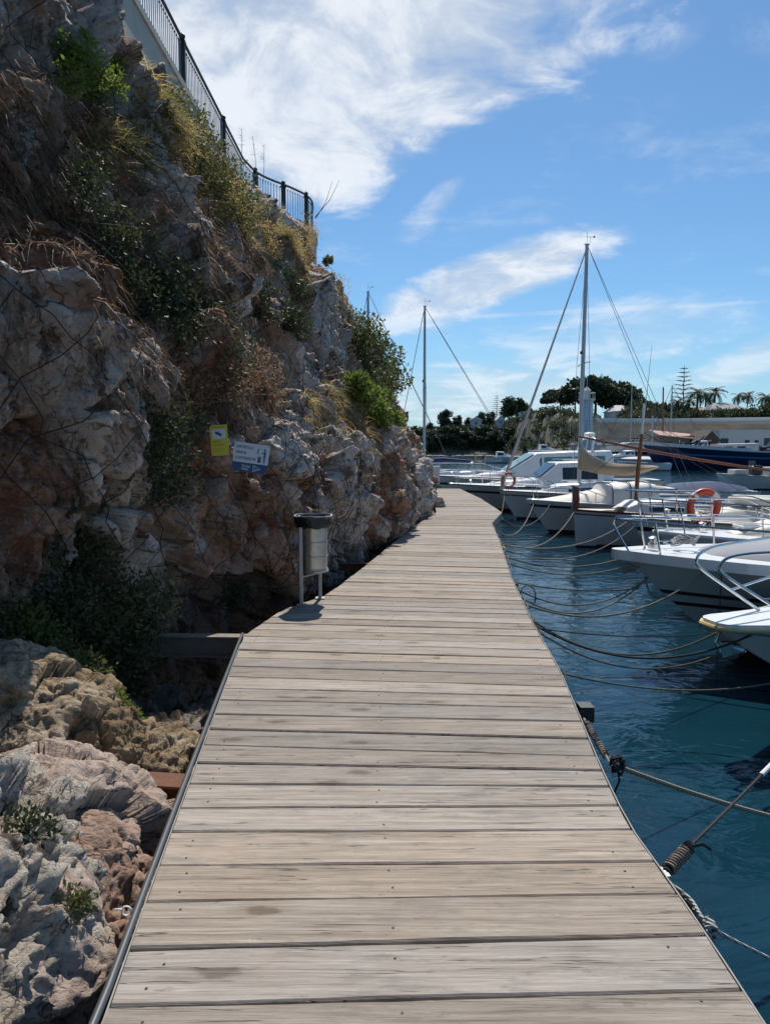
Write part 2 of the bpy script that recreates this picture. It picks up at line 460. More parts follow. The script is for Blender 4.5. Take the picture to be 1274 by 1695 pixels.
def water(k, b):
    g = k.new('ShaderNodeNewGeometry').outputs['Position']
    w = k.vec('ADD', g, k.vec('MULTIPLY', k.noise(g, 0.8, 3, out=1), (0.7, 0.7, 0)))
    n1 = k.noise(k.map(w, (1.0, 1.6, 1), rot=(0, 0, 0.4)), 1.7, 3, 0.5, 0.6)
    n2 = k.noise(k.map(w, (1.0, 1.5, 1), rot=(0, 0, -0.5)), 5.5, 4, 0.55, 0.8)
    n3 = k.noise(g, 0.35, 3, 0.5)
    calm = k.math('ADD', 0.35, k.math('MULTIPLY', k.smooth(k.noise(g, 0.22, 3), 0.35, 0.65), 0.65))
    h = k.math('ADD', k.math('MULTIPLY', n1, 1.0), k.math('ADD', k.math('MULTIPLY', k.math('MULTIPLY', n2, 0.20), calm), k.math('MULTIPLY', n3, 0.8)))
    c = k.mix(k.smooth(k.noise(g, 0.5, 4), 0.35, 0.7), (0.0035, 0.025, 0.041), (0.0055, 0.035, 0.054))
    k.put(b.inputs['Base Color'], c)
    b.inputs['Roughness'].default_value = 0.025; b.inputs['IOR'].default_value = 1.34
    k.put(b.inputs['Normal'], k.bump(h, 1.0, 0.036))
M_WATER = mat('harbour_water', water)


def leafmat(name, c1, c2, c3, trans=0.35):
    def f(k, b):
        ri = k.new('ShaderNodeNewGeometry').outputs['Random Per Island']
        g = k.new('ShaderNodeNewGeometry').outputs['Position']
        c = k.mix(ri, c1, c2)
        c = k.mix(k.smooth(k.noise(g, 1.9, 3), 0.45, 0.62), c, c3)
        k.put(b.inputs['Base Color'], c); b.inputs['Roughness'].default_value = 0.6
        b.inputs['Specular IOR Level'].default_value = 0.3
        t = k.new('ShaderNodeBsdfTranslucent'); k.put(t.inputs[0], c)
        ms = k.new('ShaderNodeMixShader'); ms.inputs[0].default_value = trans
        k.l.new(b.outputs[0], ms.inputs[1]); k.l.new(t.outputs[0], ms.inputs[2])
        k.l.new(ms.outputs[0], k.n['Material Output'].inputs[0])
    return mat(name, f)

M_LEAF_DARK = leafmat('leaf_dark', (0.035, 0.052, 0.022), (0.07, 0.095, 0.036), (0.085, 0.095, 0.042), 0.3)
M_LEAF_MID = leafmat('leaf_mid', (0.075, 0.105, 0.03), (0.13, 0.155, 0.05), (0.15, 0.14, 0.055))
M_LEAF_BRIGHT = leafmat('leaf_bright', (0.15, 0.21, 0.035), (0.24, 0.30, 0.06), (0.13, 0.17, 0.04), 0.5)
M_DRY = leafmat('dry_leaf', (0.42, 0.29, 0.115), (0.56, 0.43, 0.19), (0.24, 0.21, 0.08), 0.6)
M_DRY_BROWN = leafmat('dry_brown', (0.24, 0.145, 0.085), (0.38, 0.26, 0.16), (0.18, 0.12, 0.075), 0.4)
M_PINE = leafmat('pine_needles', (0.032, 0.055, 0.028), (0.06, 0.088, 0.042), (0.05, 0.068, 0.036), 0.2)
M_SCRUB = leafmat('scrub', (0.07, 0.088, 0.04), (0.12, 0.13, 0.06), (0.05, 0.07, 0.032), 0.25)
M_BARK = simple('bark', (0.13, 0.095, 0.07), 0.9, var=0.3, bump=0.5, bscale=30)
M_TWIG = simple('twig', (0.16, 0.11, 0.075), 0.9, var=0.3)
M_PLASTER = simple('plaster', (0.42, 0.42, 0.37), 0.9, var=0.22, vscale=1.6, bump=0.3, bscale=25, dirt=0.45)
M_IRON = simple('black_iron', (0.022, 0.022, 0.024), 0.55, var=0.3, bump=0.2)
M_BALUSTER = simple('galvanised_baluster', (0.20, 0.205, 0.21), 0.45, 0.3, var=0.2)
M_STEEL = simple('stainless', (0.62, 0.62, 0.62), 0.22, 1.0, var=0.08)
M_CAN = simple('worn_stainless', (0.50, 0.46, 0.40), 0.36, 0.9, var=0.3, vscale=9, bump=0.25, bscale=22, dirt=0.35)
M_GALV = simple('galvanised', (0.36, 0.37, 0.38), 0.45, 0.7, var=0.2, vscale=14)
M_DULL = simple('dull_alloy', (0.30, 0.29, 0.27), 0.7, 0.0, var=0.4, vscale=6)
M_TUBE = simple('grey_conduit', (0.085, 0.09, 0.095), 0.45, 0.2, var=0.2, vscale=8)
M_RUST = simple('rusty_steel', (0.15, 0.065, 0.038), 0.9, var=0.45, vscale=18, bump=0.5)
M_BEAM = simple('beam_steel', (0.24, 0.195, 0.155), 0.8, var=0.35, vscale=9, bump=0.4)
M_SCREW = simple('screw', (0.05, 0.042, 0.038), 0.6, 0.4)
M_GEL = simple('white_gelcoat', (0.80, 0.80, 0.78), 0.28, var=0.05, vscale=2.5, dirt=0.10)
M_GEL_OLD = simple('old_white_paint', (0.60, 0.60, 0.575), 0.5, var=0.12, vscale=3, dirt=0.25)
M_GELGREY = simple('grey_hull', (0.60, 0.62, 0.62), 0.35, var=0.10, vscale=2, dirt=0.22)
M_CREAM = simple('cream_deck', (0.62, 0.585, 0.50), 0.6, var=0.08)
M_COVER = simple('grey_cover', (0.28, 0.29, 0.32), 0.8, var=0.10, bump=0.3, bscale=12)
M_CANVAS = simple('white_canvas', (0.66, 0.645, 0.60), 0.8, var=0.1, bump=0.4, bscale=7)
M_SAIL = simple('tan_sail', (0.45, 0.34, 0.225), 0.85, var=0.12, bump=0.5, bscale=6)
M_BLUECANVAS = simple('navy_canvas', (0.02, 0.045, 0.12), 0.8, var=0.2, bump=0.3)
M_NAVY = simple('navy_hull', (0.012, 0.028, 0.075), 0.35, var=0.15)
M_BLUEHULL = simple('mid_blue_paint', (0.06, 0.16, 0.34), 0.4, var=0.15)
M_ANTI_RED = simple('red_antifoul', (0.13, 0.035, 0.025), 0.8, var=0.3)
M_ANTI_BLK = simple('dark_antifoul', (0.018, 0.02, 0.024), 0.7, var=0.3)
M_STRIPE = simple('dark_stripe', (0.015, 0.018, 0.022), 0.4)
M_GLASS = simple('tinted_glass', (0.02, 0.03, 0.035), 0.05, var=0.1)
M_GREENGLASS = simple('green_glass', (0.10, 0.24, 0.23), 0.08, var=0.15)
M_VARNISH = simple('varnished_wood', (0.24, 0.085, 0.035), 0.4, var=0.3, vscale=8)
M_MAHOG = simple('red_wood', (0.16, 0.035, 0.022), 0.45, var=0.3)
M_TEAK = simple('teak', (0.33, 0.215, 0.12), 0.7, var=0.2)
M_MAST = simple('mast_alloy', (0.42, 0.43, 0.45), 0.4, 0.5, var=0.08)
M_WIRE = simple('rigging_wire', (0.10, 0.10, 0.11), 0.5, 0.5)
M_FURL = simple('furled_sail', (0.50, 0.48, 0.44), 0.8, var=0.15, bump=0.4, bscale=9)
M_YELLOW = simple('yellow_plastic', (0.65, 0.42, 0.05), 0.5)
M_RED = simple('orange_red_ring', (0.62, 0.075, 0.03), 0.45, var=0.1)
M_ORANGE = simple('faded_orange', (0.60, 0.15, 0.07), 0.5, var=0.1)
M_WHITE = simple('white_plastic', (0.75, 0.75, 0.73), 0.5)
M_BLACK = simple('black_plastic', (0.014, 0.014, 0.016), 0.4)
M_BAG = simple('bin_bag', (0.012, 0.013, 0.016), 0.25, bump=1.0, bscale=30)
M_OUTBOARD = simple('outboard_cowl', (0.03, 0.03, 0.035), 0.25)
def ropemat(name, col):
    def f(k, b):
        g = k.new('ShaderNodeNewGeometry').outputs['Position']
        w = k.new('ShaderNodeTexWave'); w.bands_direction = 'DIAGONAL'; k.put(w.inputs['Vector'], g); w.inputs['Scale'].default_value = 28
        c = k.mix(w.outputs['Fac'], tuple(x * 0.45 for x in col), col)
        c = k.mix(k.smooth(k.noise(g, 3, 5), 0.45, 0.7), c, tuple(x * 0.6 for x in col))
        k.put(b.inputs['Base Color'], c); b.inputs['Roughness'].default_value = 0.9
        k.put(b.inputs['Normal'], k.bump(w.outputs['Fac'], 0.8, 0.004))
    return mat(name, f)
M_ROPE = ropemat('hemp_rope', (0.36, 0.32, 0.23)); M_ROPE_W = ropemat('white_rope', (0.50, 0.51, 0.50)); M_ROPE_D = ropemat('dark_rope', (0.06, 0.055, 0.05))
M_ROPE_G = ropemat('weed_rope', (0.19, 0.18, 0.13))
M_YSIGN = simple('yellow_sign', (0.62, 0.52, 0.03), 0.45, var=0.06); M_WSIGN = simple('white_sign', (0.62, 0.66, 0.72), 0.45, var=0.05)
M_BSIGN = simple('blue_sign', (0.02, 0.07, 0.17), 0.45, var=0.08); M_INK = simple('sign_ink', (0.03, 0.07, 0.16), 0.5)
M_YINK = simple('ochre_ink', (0.30, 0.24, 0.02), 0.5)

# ------------------------------------------------------------------ water
wg = G(); wg.add([(-900, -200, 0), (900, -200, 0), (900, 1600, 0), (-900, 1600, 0)], [(0, 1, 2, 3)])
wo = wg.obj('water', M_WATER); wo.location.z = WATER; tag(wo, kind='structure')
sb = G(); sb.add([(-1200, -400, 0), (1200, -400, 0), (1200, 3000, 0), (-1200, 3000, 0)], [(0, 1, 2, 3)])
so = sb.obj('seabed', M_SHORE); so.location.z = -6; tag(so, kind='structure')

# ------------------------------------------------------------------ the boardwalk
def pl_interp(tab, y):
    ys = [t[0] for t in tab]; xs = [t[1] for t in tab]
    return float(np.interp(y, ys, xs))
def edge(pts):
    return [(q.y, q.x) for q in (PZ(a, b, 0) for a, b in pts)]
EL = [(-2.0, -0.70)] + edge([(172, 1695), (239, 1505), (300, 1335), (350, 1200), (405, 1050), (470, 1008), (540, 985), (600, 940), (655, 895), (690, 868), (722, 848), (718, 830), (722, 810)])
EL.sort()
ER = [(-2.0, 0.97)] + edge([(1262, 1695), (1165, 1545), (1085, 1430), (1035, 1360), (990, 1265), (955, 1180), (925, 1110), (880, 1030), (845, 955), (826, 895), (813, 866), (830, 848), (795, 825), (765, 811)])
ER.sort()
YEND = 27.2
seamL = [1663, 1570, 1492.5, 1432, 1376, 1336, 1295.5, 1262, 1233, 1205.5, 1181.7, 1158.7, 1139.5, 1120, 1102.5, 1088]
seamR = [1637.7, 1546, 1478, 1424.7, 1372.5, 1331.5, 1301, 1275, 1251.6, 1221, 1194, 1172, 1153.5, 1137.5, 1118, 1103]
def yat(tab, py):
    # forward distance where the deck edge crosses a photo row
    lo, hi = 1.0, 40.0
    for _ in range(40):
        m = (lo + hi) / 2
        c, s = math.cos(PITCH), math.sin(PITCH)
        dep = m * c + EYE * s; up = m * s - EYE * c
        if CY - F * up / dep > py: lo = m
        else: hi = m
    return (lo + hi) / 2
seams = [(yat(EL, a), yat(ER, b)) for a, b in zip(seamL, seamR)]
pitch0 = 0.215
pre = []; a, b = seams[0]
while a > -1.6:
    a -= pitch0; b -= pitch0; pre.insert(0, (a, b))
seams = pre + seams
rnd = random.Random(4)
skew_t = 0.0
while seams[-1][0] < YEND:
    a, b = seams[-1]; w = rnd.choice([0.19, 0.205, 0.215, 0.225, 0.18])
    sk = b - a; tgt = -0.30 if a < 12 else -0.1
    seams.append((a + w, b + w + (tgt - sk) * 0.06))
board = empty('boardwalk', (0, 0, 0)); tag(board, kind='structure')
screws = G(); NP = 0
for i in range(len(seams) - 1):
    (l0, r0), (l1, r1) = seams[i], seams[i + 1]
    gap = rnd.choice([0.007, 0.010, 0.013, 0.017, 0.006]) * (1.0 + (0.4 if l0 > 2.5 else 0))
    xl = pl_interp(EL, (l0 + l1) / 2) + rnd.uniform(-0.004, 0.004); xr = pl_interp(ER, (r0 + r1) / 2) + rnd.uniform(-0.006, 0.006)
    if xr - xl < 0.3: continue
    nx = 18; z0 = rnd.uniform(-0.0035, 0.0035); tz = rnd.uniform(-0.004, 0.004); cup = rnd.uniform(0.0, 0.004)
    ph = rnd.uniform(0, 6); secs = []
    xl0, xl1 = pl_interp(EL, l0), pl_interp(EL, l1); xr0, xr1 = pl_interp(ER, r0), pl_interp(ER, r1)
    for j in range(nx + 1):
        u = j / nx
        ya = l0 + (r0 - l0) * u + gap / 2 + 0.0022 * math.sin(9 * u + ph) + rnd.uniform(-0.001, 0.001) * 1.5
        yb = l1 + (r1 - l1) * u - gap / 2 + 0.0022 * math.sin(7 * u + ph * 2) + rnd.uniform(-0.001, 0.001) * 1.5
        xa = xl0 + (xr0 - xl0) * u; xb = xl1 + (xr1 - xl1) * u
        z = z0 + tz * (u - 0.5); t = 0.034; e = 0.006
        def pt(s, zz): return (xa + (xb - xa) * s, ya + (yb - ya) * s, z + zz)
        es = e / max(yb - ya, 0.05)
        secs.append([pt(0, -t), pt(0, -e), pt(es, -0.0005 + cup * 0), pt(0.5, -cup), pt(1 - es, -0.0005), pt(1, -e), pt(1, -t)])
    g = G(); g.loft(secs); o = g.obj('plank', M_WOOD, board, smooth=False)
    w = l1 - l0
    if l0 > 0 and l0 < 13:
        xs = [xl + 0.10, (xl + xr) / 2 - 0.08 + rnd.uniform(-.01, .01), xr - 0.12]
        for x in xs:
            u = (x - xl) / (xr - xl)
            for q in (0.25, 0.75):
                if rnd.random() < 0.4: continue
                yc = (l0 + (r0 - l0) * u) * (1 - q) + (l1 + (r1 - l1) * u) * q + rnd.uniform(-.012, .012)
                screws.lathe([(0.0042, z0 + tz * (u - .5) - 0.003), (0.0042, z0 + tz * (u - .5) + 0.0012)], (x + rnd.uniform(-.012, .012), yc, 0), 7)
so_ = screws.obj('screws', M_SCREW, board); so_['kind'] = 'stuff'
def edgeline(tab, off, z, y0, y1, n=70):
    return [(pl_interp(tab, y0 + (y1 - y0) * i / n) + off, y0 + (y1 - y0) * i / n, z) for i in range(n + 1)]
def ribbon(tab, o0, o1, z0, z1, y0, y1, n=120):
    g = G(); secs = []
    for i in range(n + 1):
        y = y0 + (y1 - y0) * i / n; x = pl_interp(tab, y)
        secs.append([(x + o0, y, z0), (x + o1, y, z0), (x + o1, y, z1), (x + o0, y, z1)])
    return g.loft(secs)
ribbon(EL, -0.009, -0.004, -0.10, -0.006, -1.8, 5.6).obj('edge_strip', M_DULL, board)
ribbon(ER, 0.006, 0.011, -0.13, -0.004, -1.8, YEND).obj('edge_strip', M_DULL, board)
ribbon(ER, -0.10, -0.02, -0.26, -0.04, -1.8, YEND).obj('joist', M_BEAM, board)
ribbon(EL, 0.02, 0.10, -0.26, -0.04, -1.8, YEND).obj('joist', M_BEAM, board)
gm = G()
gm.loft([[((pl_interp(EL, y) + pl_interp(ER, y)) / 2 + dx, y, z) for dx, z in ((-.05, -.24), (.05, -.24), (.05, -.04), (-.05, -.04))] for y in np.linspace(-1.8, YEND, 60)])
gm.obj('joist', M_BEAM, board)
for y in (0.6, 4.4, 8.2, 11.4, 14.6, 18.4, 22.2, 26.4):
    xr = pl_interp(ER, y); xl = pl_interp(EL, y)
    g = G(); g.box(((xl + xr) / 2, y, -0.34), (xr - xl + 0.12, 0.14, 0.16)); g.obj('crossbeam', M_BEAM, board)
    for x in (xr - 0.14, xl + 0.25):
        g = G(); g.tube([(x, y, -0.26), (x, y, -5.9)], 0.085, 12); g.obj('pile', M_RUST if x > 0.5 else M_BEAM, board, True)
# grey conduit along the near left edge, with its white tie
g = G(); g.tube([(pl_interp(EL, y) - 0.024, y, 0.000 + 0.003 * math.sin(y * 2)) for y in np.linspace(-1.8, 5.9, 40)], 0.0125, 10)
tag(g.obj('conduit_pipe', M_TUBE, None, True), 'long grey conduit pipe running along the left edge of the boardwalk', 'pipe')
q = PZ(222, 1508, 0.0)
g = G(); g.tube([(q.x - 0.024 + 0.016 * math.cos(a), q.y, 0.0 + 0.016 * math.sin(a)) for a in np.linspace(0, 6.28, 13)[:-1]], 0.0035, 5, closed=True)
g.tube([(q.x - 0.035, q.y - 0.01, 0.012), (q.x - 0.055, q.y - 0.015, 0.016), (q.x - 0.058, q.y, 0.006)], 0.003, 5)
tag(g.obj('cable_tie', M_WHITE), 'small white tie knotted round the grey conduit pipe', 'cable tie')

# ------------------------------------------------------------------ the cliff
YK = [-3, 0, 2, 4, 5, 6, 7, 8, 9.5, 12, 14, 17, 20, 23, 26, 29]
ZK = [-6, -1.5, -.3, .5, 1.3, 2, 3, 4, 5, 6, 7, 8.2]
XT = [
    [-3.4, -3.3, -3.1, -2.7, -2.4, -2.1, -1.8, -1.4, -1.0, -.3, .2, .8, 1.2, .8, -1.5, -6],
    [-3.4, -3.3, -3.2, -2.9, -2.6, -2.3, -2.0, -1.6, -1.2, -.5, .05, .75, 1.2, .8, -1.5, -6],
    [-3.3, -3.3, -3.2, -2.8, -2.5, -2.15, -1.8, -1.35, -.95, -.2, .25, .82, 1.2, .9, -1.5, -6],
    [-3.2, -3.2, -3.1, -2.7, -2.3, -1.85, -1.5, -1.06, -.68, .04, .38, .84, 1.10, .8, -1.6, -6],
    [-3.1, -3.1, -3.0, -2.6, -2.2, -1.75, -1.4, -.92, -.52, .08, .36, .76, .85, .5, -1.8, -6],
    [-3.1, -3.1, -3.0, -2.6, -2.2, -1.85, -1.60, -1.40, -1.15, -.50, -.1, .25, .35, .1, -2.0, -6],
    [-3.2, -3.1, -3.0, -2.7, -2.4, -2.10, -1.90, -1.75, -1.50, -.90, -.45, -.20, -.2, -.3, -2.2, -6],
    [-3.3, -3.2, -3.1, -2.9, -2.6, -2.40, -2.25, -2.10, -1.90, -1.40, -.95, -.75, -.7, -.7, -2.4, -6.2],
    [-3.4, -3.3, -3.2, -3.0, -2.8, -2.65, -2.55, -2.45, -2.30, -1.95, -1.6, -1.35, -1.25, -2.2, -3.0, -6.4],
    [-3.5, -3.4, -3.3, -3.2, -3.1, -3.00, -3.0, -3.1, -3.25, -3.30, -3.2, -3.0, -2.9, -3.3, -3.8, -6.6],
    [-3.8, -3.7, -3.6, -3.6, -3.5, -3.50, -3.60, -3.80, -3.95, -4.0, -4.0, -4.0, -4.0, -4.1, -4.4, -7],
    [-4.0, -3.9, -3.9, -3.9, -3.85, -3.85, -3.9, -4.0, -4.1, -4.15, -4.15, -4.15, -4.2, -4.3, -4.6, -7.5],
]
GY = np.arange(-3, 29.01, 0.1); GZ = np.arange(-6, 8.21, 0.1)
_t = np.array([[np.interp(y, YK, r) for y in GY] for r in XT])
_t = np.array([np.interp(GZ, ZK, _t[:, j]) for j in range(len(GY))])      # (y, z)
def blur(a, n, ax):
    for _ in range(n):
        p = np.concatenate([a.take([0], ax), a, a.take([-1], ax)], ax)
        L = a.shape[ax]
        a = (p.take(range(0, L), ax) + 2 * p.take(range(1, L + 1), ax) + p.take(range(2, L + 2), ax)) / 4
    return a
XG = blur(blur(_t, 22, 0), 7, 1)
def cliffX(y, z):
    fy = np.clip((np.asarray(y) + 3) / 0.1, 0, len(GY) - 1.001); fz = np.clip((np.asarray(z) + 6) / 0.1, 0, len(GZ) - 1.001)
    iy = fy.astype(int); iz = fz.astype(int); ty = fy - iy; tz = fz - iz
    return (XG[iy, iz] * (1 - ty) * (1 - tz) + XG[iy + 1, iz] * ty * (1 - tz) + XG[iy, iz + 1] * (1 - ty) * tz + XG[iy + 1, iz + 1] * ty * tz)
def cliff_base(y, z):
    e = 0.15
    x = cliffX(y, z); dy = (cliffX(y + e, z) - cliffX(y - e, z)) / (2 * e); dz = (cliffX(y, z + e) - cliffX(y, z - e)) / (2 * e)
    n = np.stack([np.ones_like(x), -dy, -dz], 1); n /= np.linalg.norm(n, axis=1)[:, None]
    return np.stack([x, y, z], 1), n
def cliff_disp(p, full=True):
    w = np.stack([fbm(p * 0.8 + 5, 3, 11), fbm(p * 0.8 + 9, 3, 12), fbm(p * 0.8 + 2, 3, 13)], 1)
    w2 = np.stack([fbm(p * 3.1 + 5, 3, 14), fbm(p * 3.1 + 9, 3, 15), fbm(p * 3.1 + 2, 3, 16)], 1)
    q = p + 0.22 * w + 0.035 * w2
    # strata lean: shear before cutting into blocks so that the beds dip
    s = np.stack([q[:, 0], q[:, 1] + 0.45 * q[:, 2], q[:, 2] * 1.35 - 0.35 * q[:, 1]], 1)
    b1, c1 = blocks(s, 0.75, 3)
    d = 0.26 * fbm(q * 0.55, 3, 21) + 0.20 * b1
    tone = c1
    b2, c2 = blocks(s * np.array([1, 1.5, 0.7]), 1.9, 9)
    d = d + 0.125 * b2 + 0.04 * fbm(q * 2.2, 3, 31, ridged=True)
    if full:
        b3, c3 = blocks(s * np.array([1, 1.7, 0.6]), 4.6, 15)
        d = d + 0.042 * b3 + 0.030 * fbm(q * 6, 4, 41, 0.6, True)
        b4, _ = blocks(s * np.array([1, 1.3, .8]), 11, 25)
        d = d + 0.020 * b4 + 0.012 * fbm(q * 17, 3, 51, 0.7)
        tone = 0.55 * c1 + 0.3 * c2 + 0.15 * c3
    fade = 1 - 0.8 * np.clip((p[:, 2] - 6.0) / 1.0, 0, 1) * np.clip((p[:, 1] - 8.0) / 2, 0, 1)
    return d * fade, tone
def cliff_pts(y, z, full=True, off=0.0):
    p, n = cliff_base(np.asarray(y, float), np.asarray(z, float))
    d, tone = cliff_disp(p, full)
    return p + n * (d + off)[:, None], n, tone
ny, nz = 980, 620
yy = np.concatenate([np.linspace(-3, 2, 60)[:-1], 2 * np.exp(np.linspace(0, math.log(29 / 2), ny - 59))])
zz = np.concatenate([np.linspace(-2.0, -1.2, 12)[:-1], np.linspace(-1.2, 8.2, nz - 11)])
Yg, Zg = np.meshgrid(yy, zz, indexing='ij')
cp, cn, ctone = cliff_pts(Yg.ravel(), Zg.ravel())
idx = np.arange(ny * nz).reshape(ny, nz)
cf = np.stack([idx[:-1, :-1], idx[1:, :-1], idx[1:, 1:], idx[:-1, 1:]], -1).reshape(-1, 4)
cme = np_mesh('cliff', cp, cf, M_CLIFF, smooth=False)
at = cme.attributes.new('tone', 'FLOAT', 'POINT'); at.data.foreach_set('value', ctone.astype(np.float32))
tag(link('cliff', cme), kind='structure')
# land behind the cliff edge
g = G(); top = [(-3.9, -3), (-3.9, 21), (-3.5, 23.5), (-4.2, 26), (-7.4, 29), (-12, 31), (-60, 34), (-60, -30), (-8, -30)]
g.add([(x, y, 8.02) for x, y in top] + [(x, y, -6) for x, y in top], [tuple(range(8, -1, -1))[::-1]] + [(i, i + 9, (i + 1) % 9 + 9, (i + 1) % 9) for i in range(9)])
tag(g.obj('terrace_ground', M_SHORE), kind='structure')

def cliff_hit(px, py):
    """where the sight line through a photo pixel meets the smooth cliff face"""
    prev = None
    ds = np.arange(2.0, 27.0, 0.05)
    pts = [P(px, py, float(d)) for d in ds]
    xs = np.array([p.x for p in pts]); zs = np.array([p.z for p in pts])
    cx = cliffX(ds, zs)
    h = np.nonzero((xs <= cx) & (zs < 8.2))[0]
    return pts[h[0]] if len(h) else pts[int(min(len(ds) - 1, 380))]

# netting draped over the rock: diamond mesh of thin wire
def net():
    g = G(); sp = 0.30
    for sgn in (1, -1):
        for c in np.arange(-14, 26, sp * 1.41):
            ys = []; zs_ = []
            for t in np.arange(-0.2, 4.6, 0.11):
                y = c * 1.0 + sgn * t * 0.85 + (0 if sgn > 0 else 4)
                if 3.3 < y < 13.6 and t > -0.1 + 0.12 * math.sin(y * 3): ys.append(y); zs_.append(t)
            if len(ys) < 3: continue
            p, n, _ = cliff_pts(np.array(ys), np.array(zs_), False, 0.0)
            p2, n2 = cliff_base(np.array(ys), np.array(zs_))
            a = ((p - p2) * n2).sum(1); a = np.maximum(a, np.maximum(np.roll(a, 1), np.roll(a, -1)))
            pp = p2 + n2 * (a + 0.05)[:, None] + np.random.RandomState(int(c * 10) + 50).normal(0, 0.008, p2.shape)
            g.tube([Vector(v) for v in pp], 0.0042, 3, cap=False)
    return g
tag(net().obj('rockfall_netting', M_IRON), 'diamond wire rockfall netting draped over the lower face of the cliff', 'netting')

# ------------------------------------------------------------------ terrace wall + railing
wp = [Vector(p) for p in [(-3.78, -3, 0), (-3.78, 6, 0), (-3.75, 14, 0), (-3.7, 20.8, 0), (-3.45, 21.9, 0), (-2.75, 22.9, 0), (-2.3, 23.7, 0), (-2.2, 24.6, 0), (-2.5, 25.8, 0), (-4.0, 27.5, 0), (-8, 29, 0)]]
wpath = smooth_path(wp[:4], 6)[:-1] + smooth_path(wp[3:], 8)
def offs(path, o):
    out = []
    for i, p in enumerate(path):
        t = path[min(i + 1, len(path) - 1)] - path[max(i - 1, 0)]; t.normalize()
        out.append(p + Vector((t.y, -t.x, 0)) * o)
    return out
wall = empty('retaining_wall', (-3.7, 12, 5), 0, 'weathered grey plastered retaining wall along the top of the cliff, rounded at its far end', 'wall')
def wallpart(name, o0, o1, z0, z1, m):
    a = offs(wpath, o0); b = offs(wpath, o1); g = G()
    g.loft([[Vector((p.x, p.y, z0)), Vector((q.x, q.y, z0)), Vector((q.x, q.y, z1)), Vector((p.x, p.y, z1))] for p, q in zip(a, b)])
    o = g.obj(name, m, wall); o.matrix_parent_inverse = Matrix.Translation(-wall.location); return o
wallpart('wall', -0.3, 0.0, 4.6, 8.14, M_PLASTER)
wallpart('coping', -0.33, 0.035, 8.142, 8.26, M_PLASTER)
rail = empty('iron_railing', (0, 0, 0), 0, 'black iron railing with pale balusters on top of the cliff wall', 'railing')
rl = offs(wpath, -0.12)
cum = [0]
for i in range(1, len(rl)): cum.append(cum[-1] + (rl[i] - rl[i - 1]).length)
def along(s):
    s = max(0, min(s, cum[-1] - 1e-6)); i = int(np.searchsorted(cum, s, 'right')) - 1
    t = (s - cum[i]) / (cum[i + 1] - cum[i]); p = rl[i].lerp(rl[i + 1], t); d = (rl[i + 1] - rl[i]).normalized()
    return p, math.atan2(d.y, d.x)
s_of = lambda y: float(np.interp(y, [p.y for p in rl[:len(rl) - 8]], cum[:len(rl) - 8]))
ZB = 8.262
s0, s1 = s_of(9.0), s_of(24.4)
for z, r in ((9.26, 0.032), (8.40, 0.018)):
    g = G(); g.tube([(*along(s)[0].xy, z) for s in np.linspace(s0, s1 + 1.5, 90)], r, 6); g.obj('top_rail' if z > 9 else 'bottom_rail', M_IRON, rail, True)
gb = G(); gb.box((0, 0, 0.5), (0.013, 0.013, 0.82)); gb.lathe([(0.006, .84), (.018, .86), (.018, .88), (.006, .90)], n=6)
bme = gb.mesh('baluster', M_BALUSTER)
pp_ = G(); pp_.box((0, 0, 0.5), (0.11, 0.11, 1.0), bev=0.012); pp_.box((0, 0, 0.03), (0.15, 0.15, 0.06)); pp_.box((0, 0, 0.93), (0.13, 0.13, 0.05)); pp_.lathe([(0.03, 1.0), (0.06, 1.03), (0.06, 1.07), (0.01, 1.12)], n=10)
pme = pp_.mesh('post', M_IRON)
posts = [s_of(y) for y in (11.5, 14.9, 18.4, 21.7, 22.75, 23.7)]
s = s0
while s < s1 + 1.2:
    if min(abs(s - q) for q in posts) > 0.06:
        p, a = along(s); o = link('baluster', bme, rail); o.location = (p.x, p.y, ZB); o.rotation_euler.z = a
    s += 0.115
for q in posts:
    p, a = along(q); o = link('post', pme, rail); o.location = (p.x, p.y, ZB); o.rotation_euler.z = a
# dark drain hole and diamond plate below the wall end
q = P(505, 392, 22.6)

# ------------------------------------------------------------------ plants on the cliff
def leaf_mesh(name, centres, n, size, m, seed, droop=0.0, aspect=0.5, shell=0.5, gaps=0.25):
    """many small bent leaves spread through a set of ellipsoids, with twigs"""
    rs = np.random.RandomState(seed)
    C = np.array([c[0] for c in centres], float); Rr = np.array([c[1] if isinstance(c[1], (list, tuple)) else (c[1],) * 3 for c in centres], float)
    vol = Rr.prod(1) ** 0.67; ch = rs.choice(len(C), int(n * 1.5), p=vol / vol.sum())
    u = rs.normal(size=(len(ch), 3)); u /= np.linalg.norm(u, axis=1)[:, None]
    r = rs.uniform(0, 1, len(ch)) ** shell
    p = C[ch] + u * r[:, None] * Rr[ch] * (1 + 0.35 * fbm(u * 2.2 + ch[:, None] * 3.1, 2, seed))[:, None]
    keep = fbm(p * (1.1 / max(0.08, Rr.mean())) + seed, 3, seed + 2) > -gaps
    p = p[keep][:n]; u = u[keep][:n]; k = len(p)
    d = u * 0.5 + rs.normal(size=(k, 3)) * 0.7; d[:, 2] += 0.15 - droop; d /= np.linalg.norm(d, axis=1)[:, None]
    s = np.cross(d, rs.normal(size=(k, 3))); s /= np.linalg.norm(s, axis=1)[:, None] + 1e-9
    nn = np.cross(d, s)
    L = size * rs.uniform(0.6, 1.35, k)[:, None]; Wd = L * aspect * 0.5
    a = p; b = p + d * L * 0.5 + s * Wd + nn * L * 0.08; c = p + d * L; e = p + d * L * 0.5 - s * Wd + nn * L * 0.08
    v = np.stack([a, b, c, e], 1).reshape(-1, 3); f = np.arange(k * 4).reshape(-1, 4)
    return np_mesh(name, v, f, m)
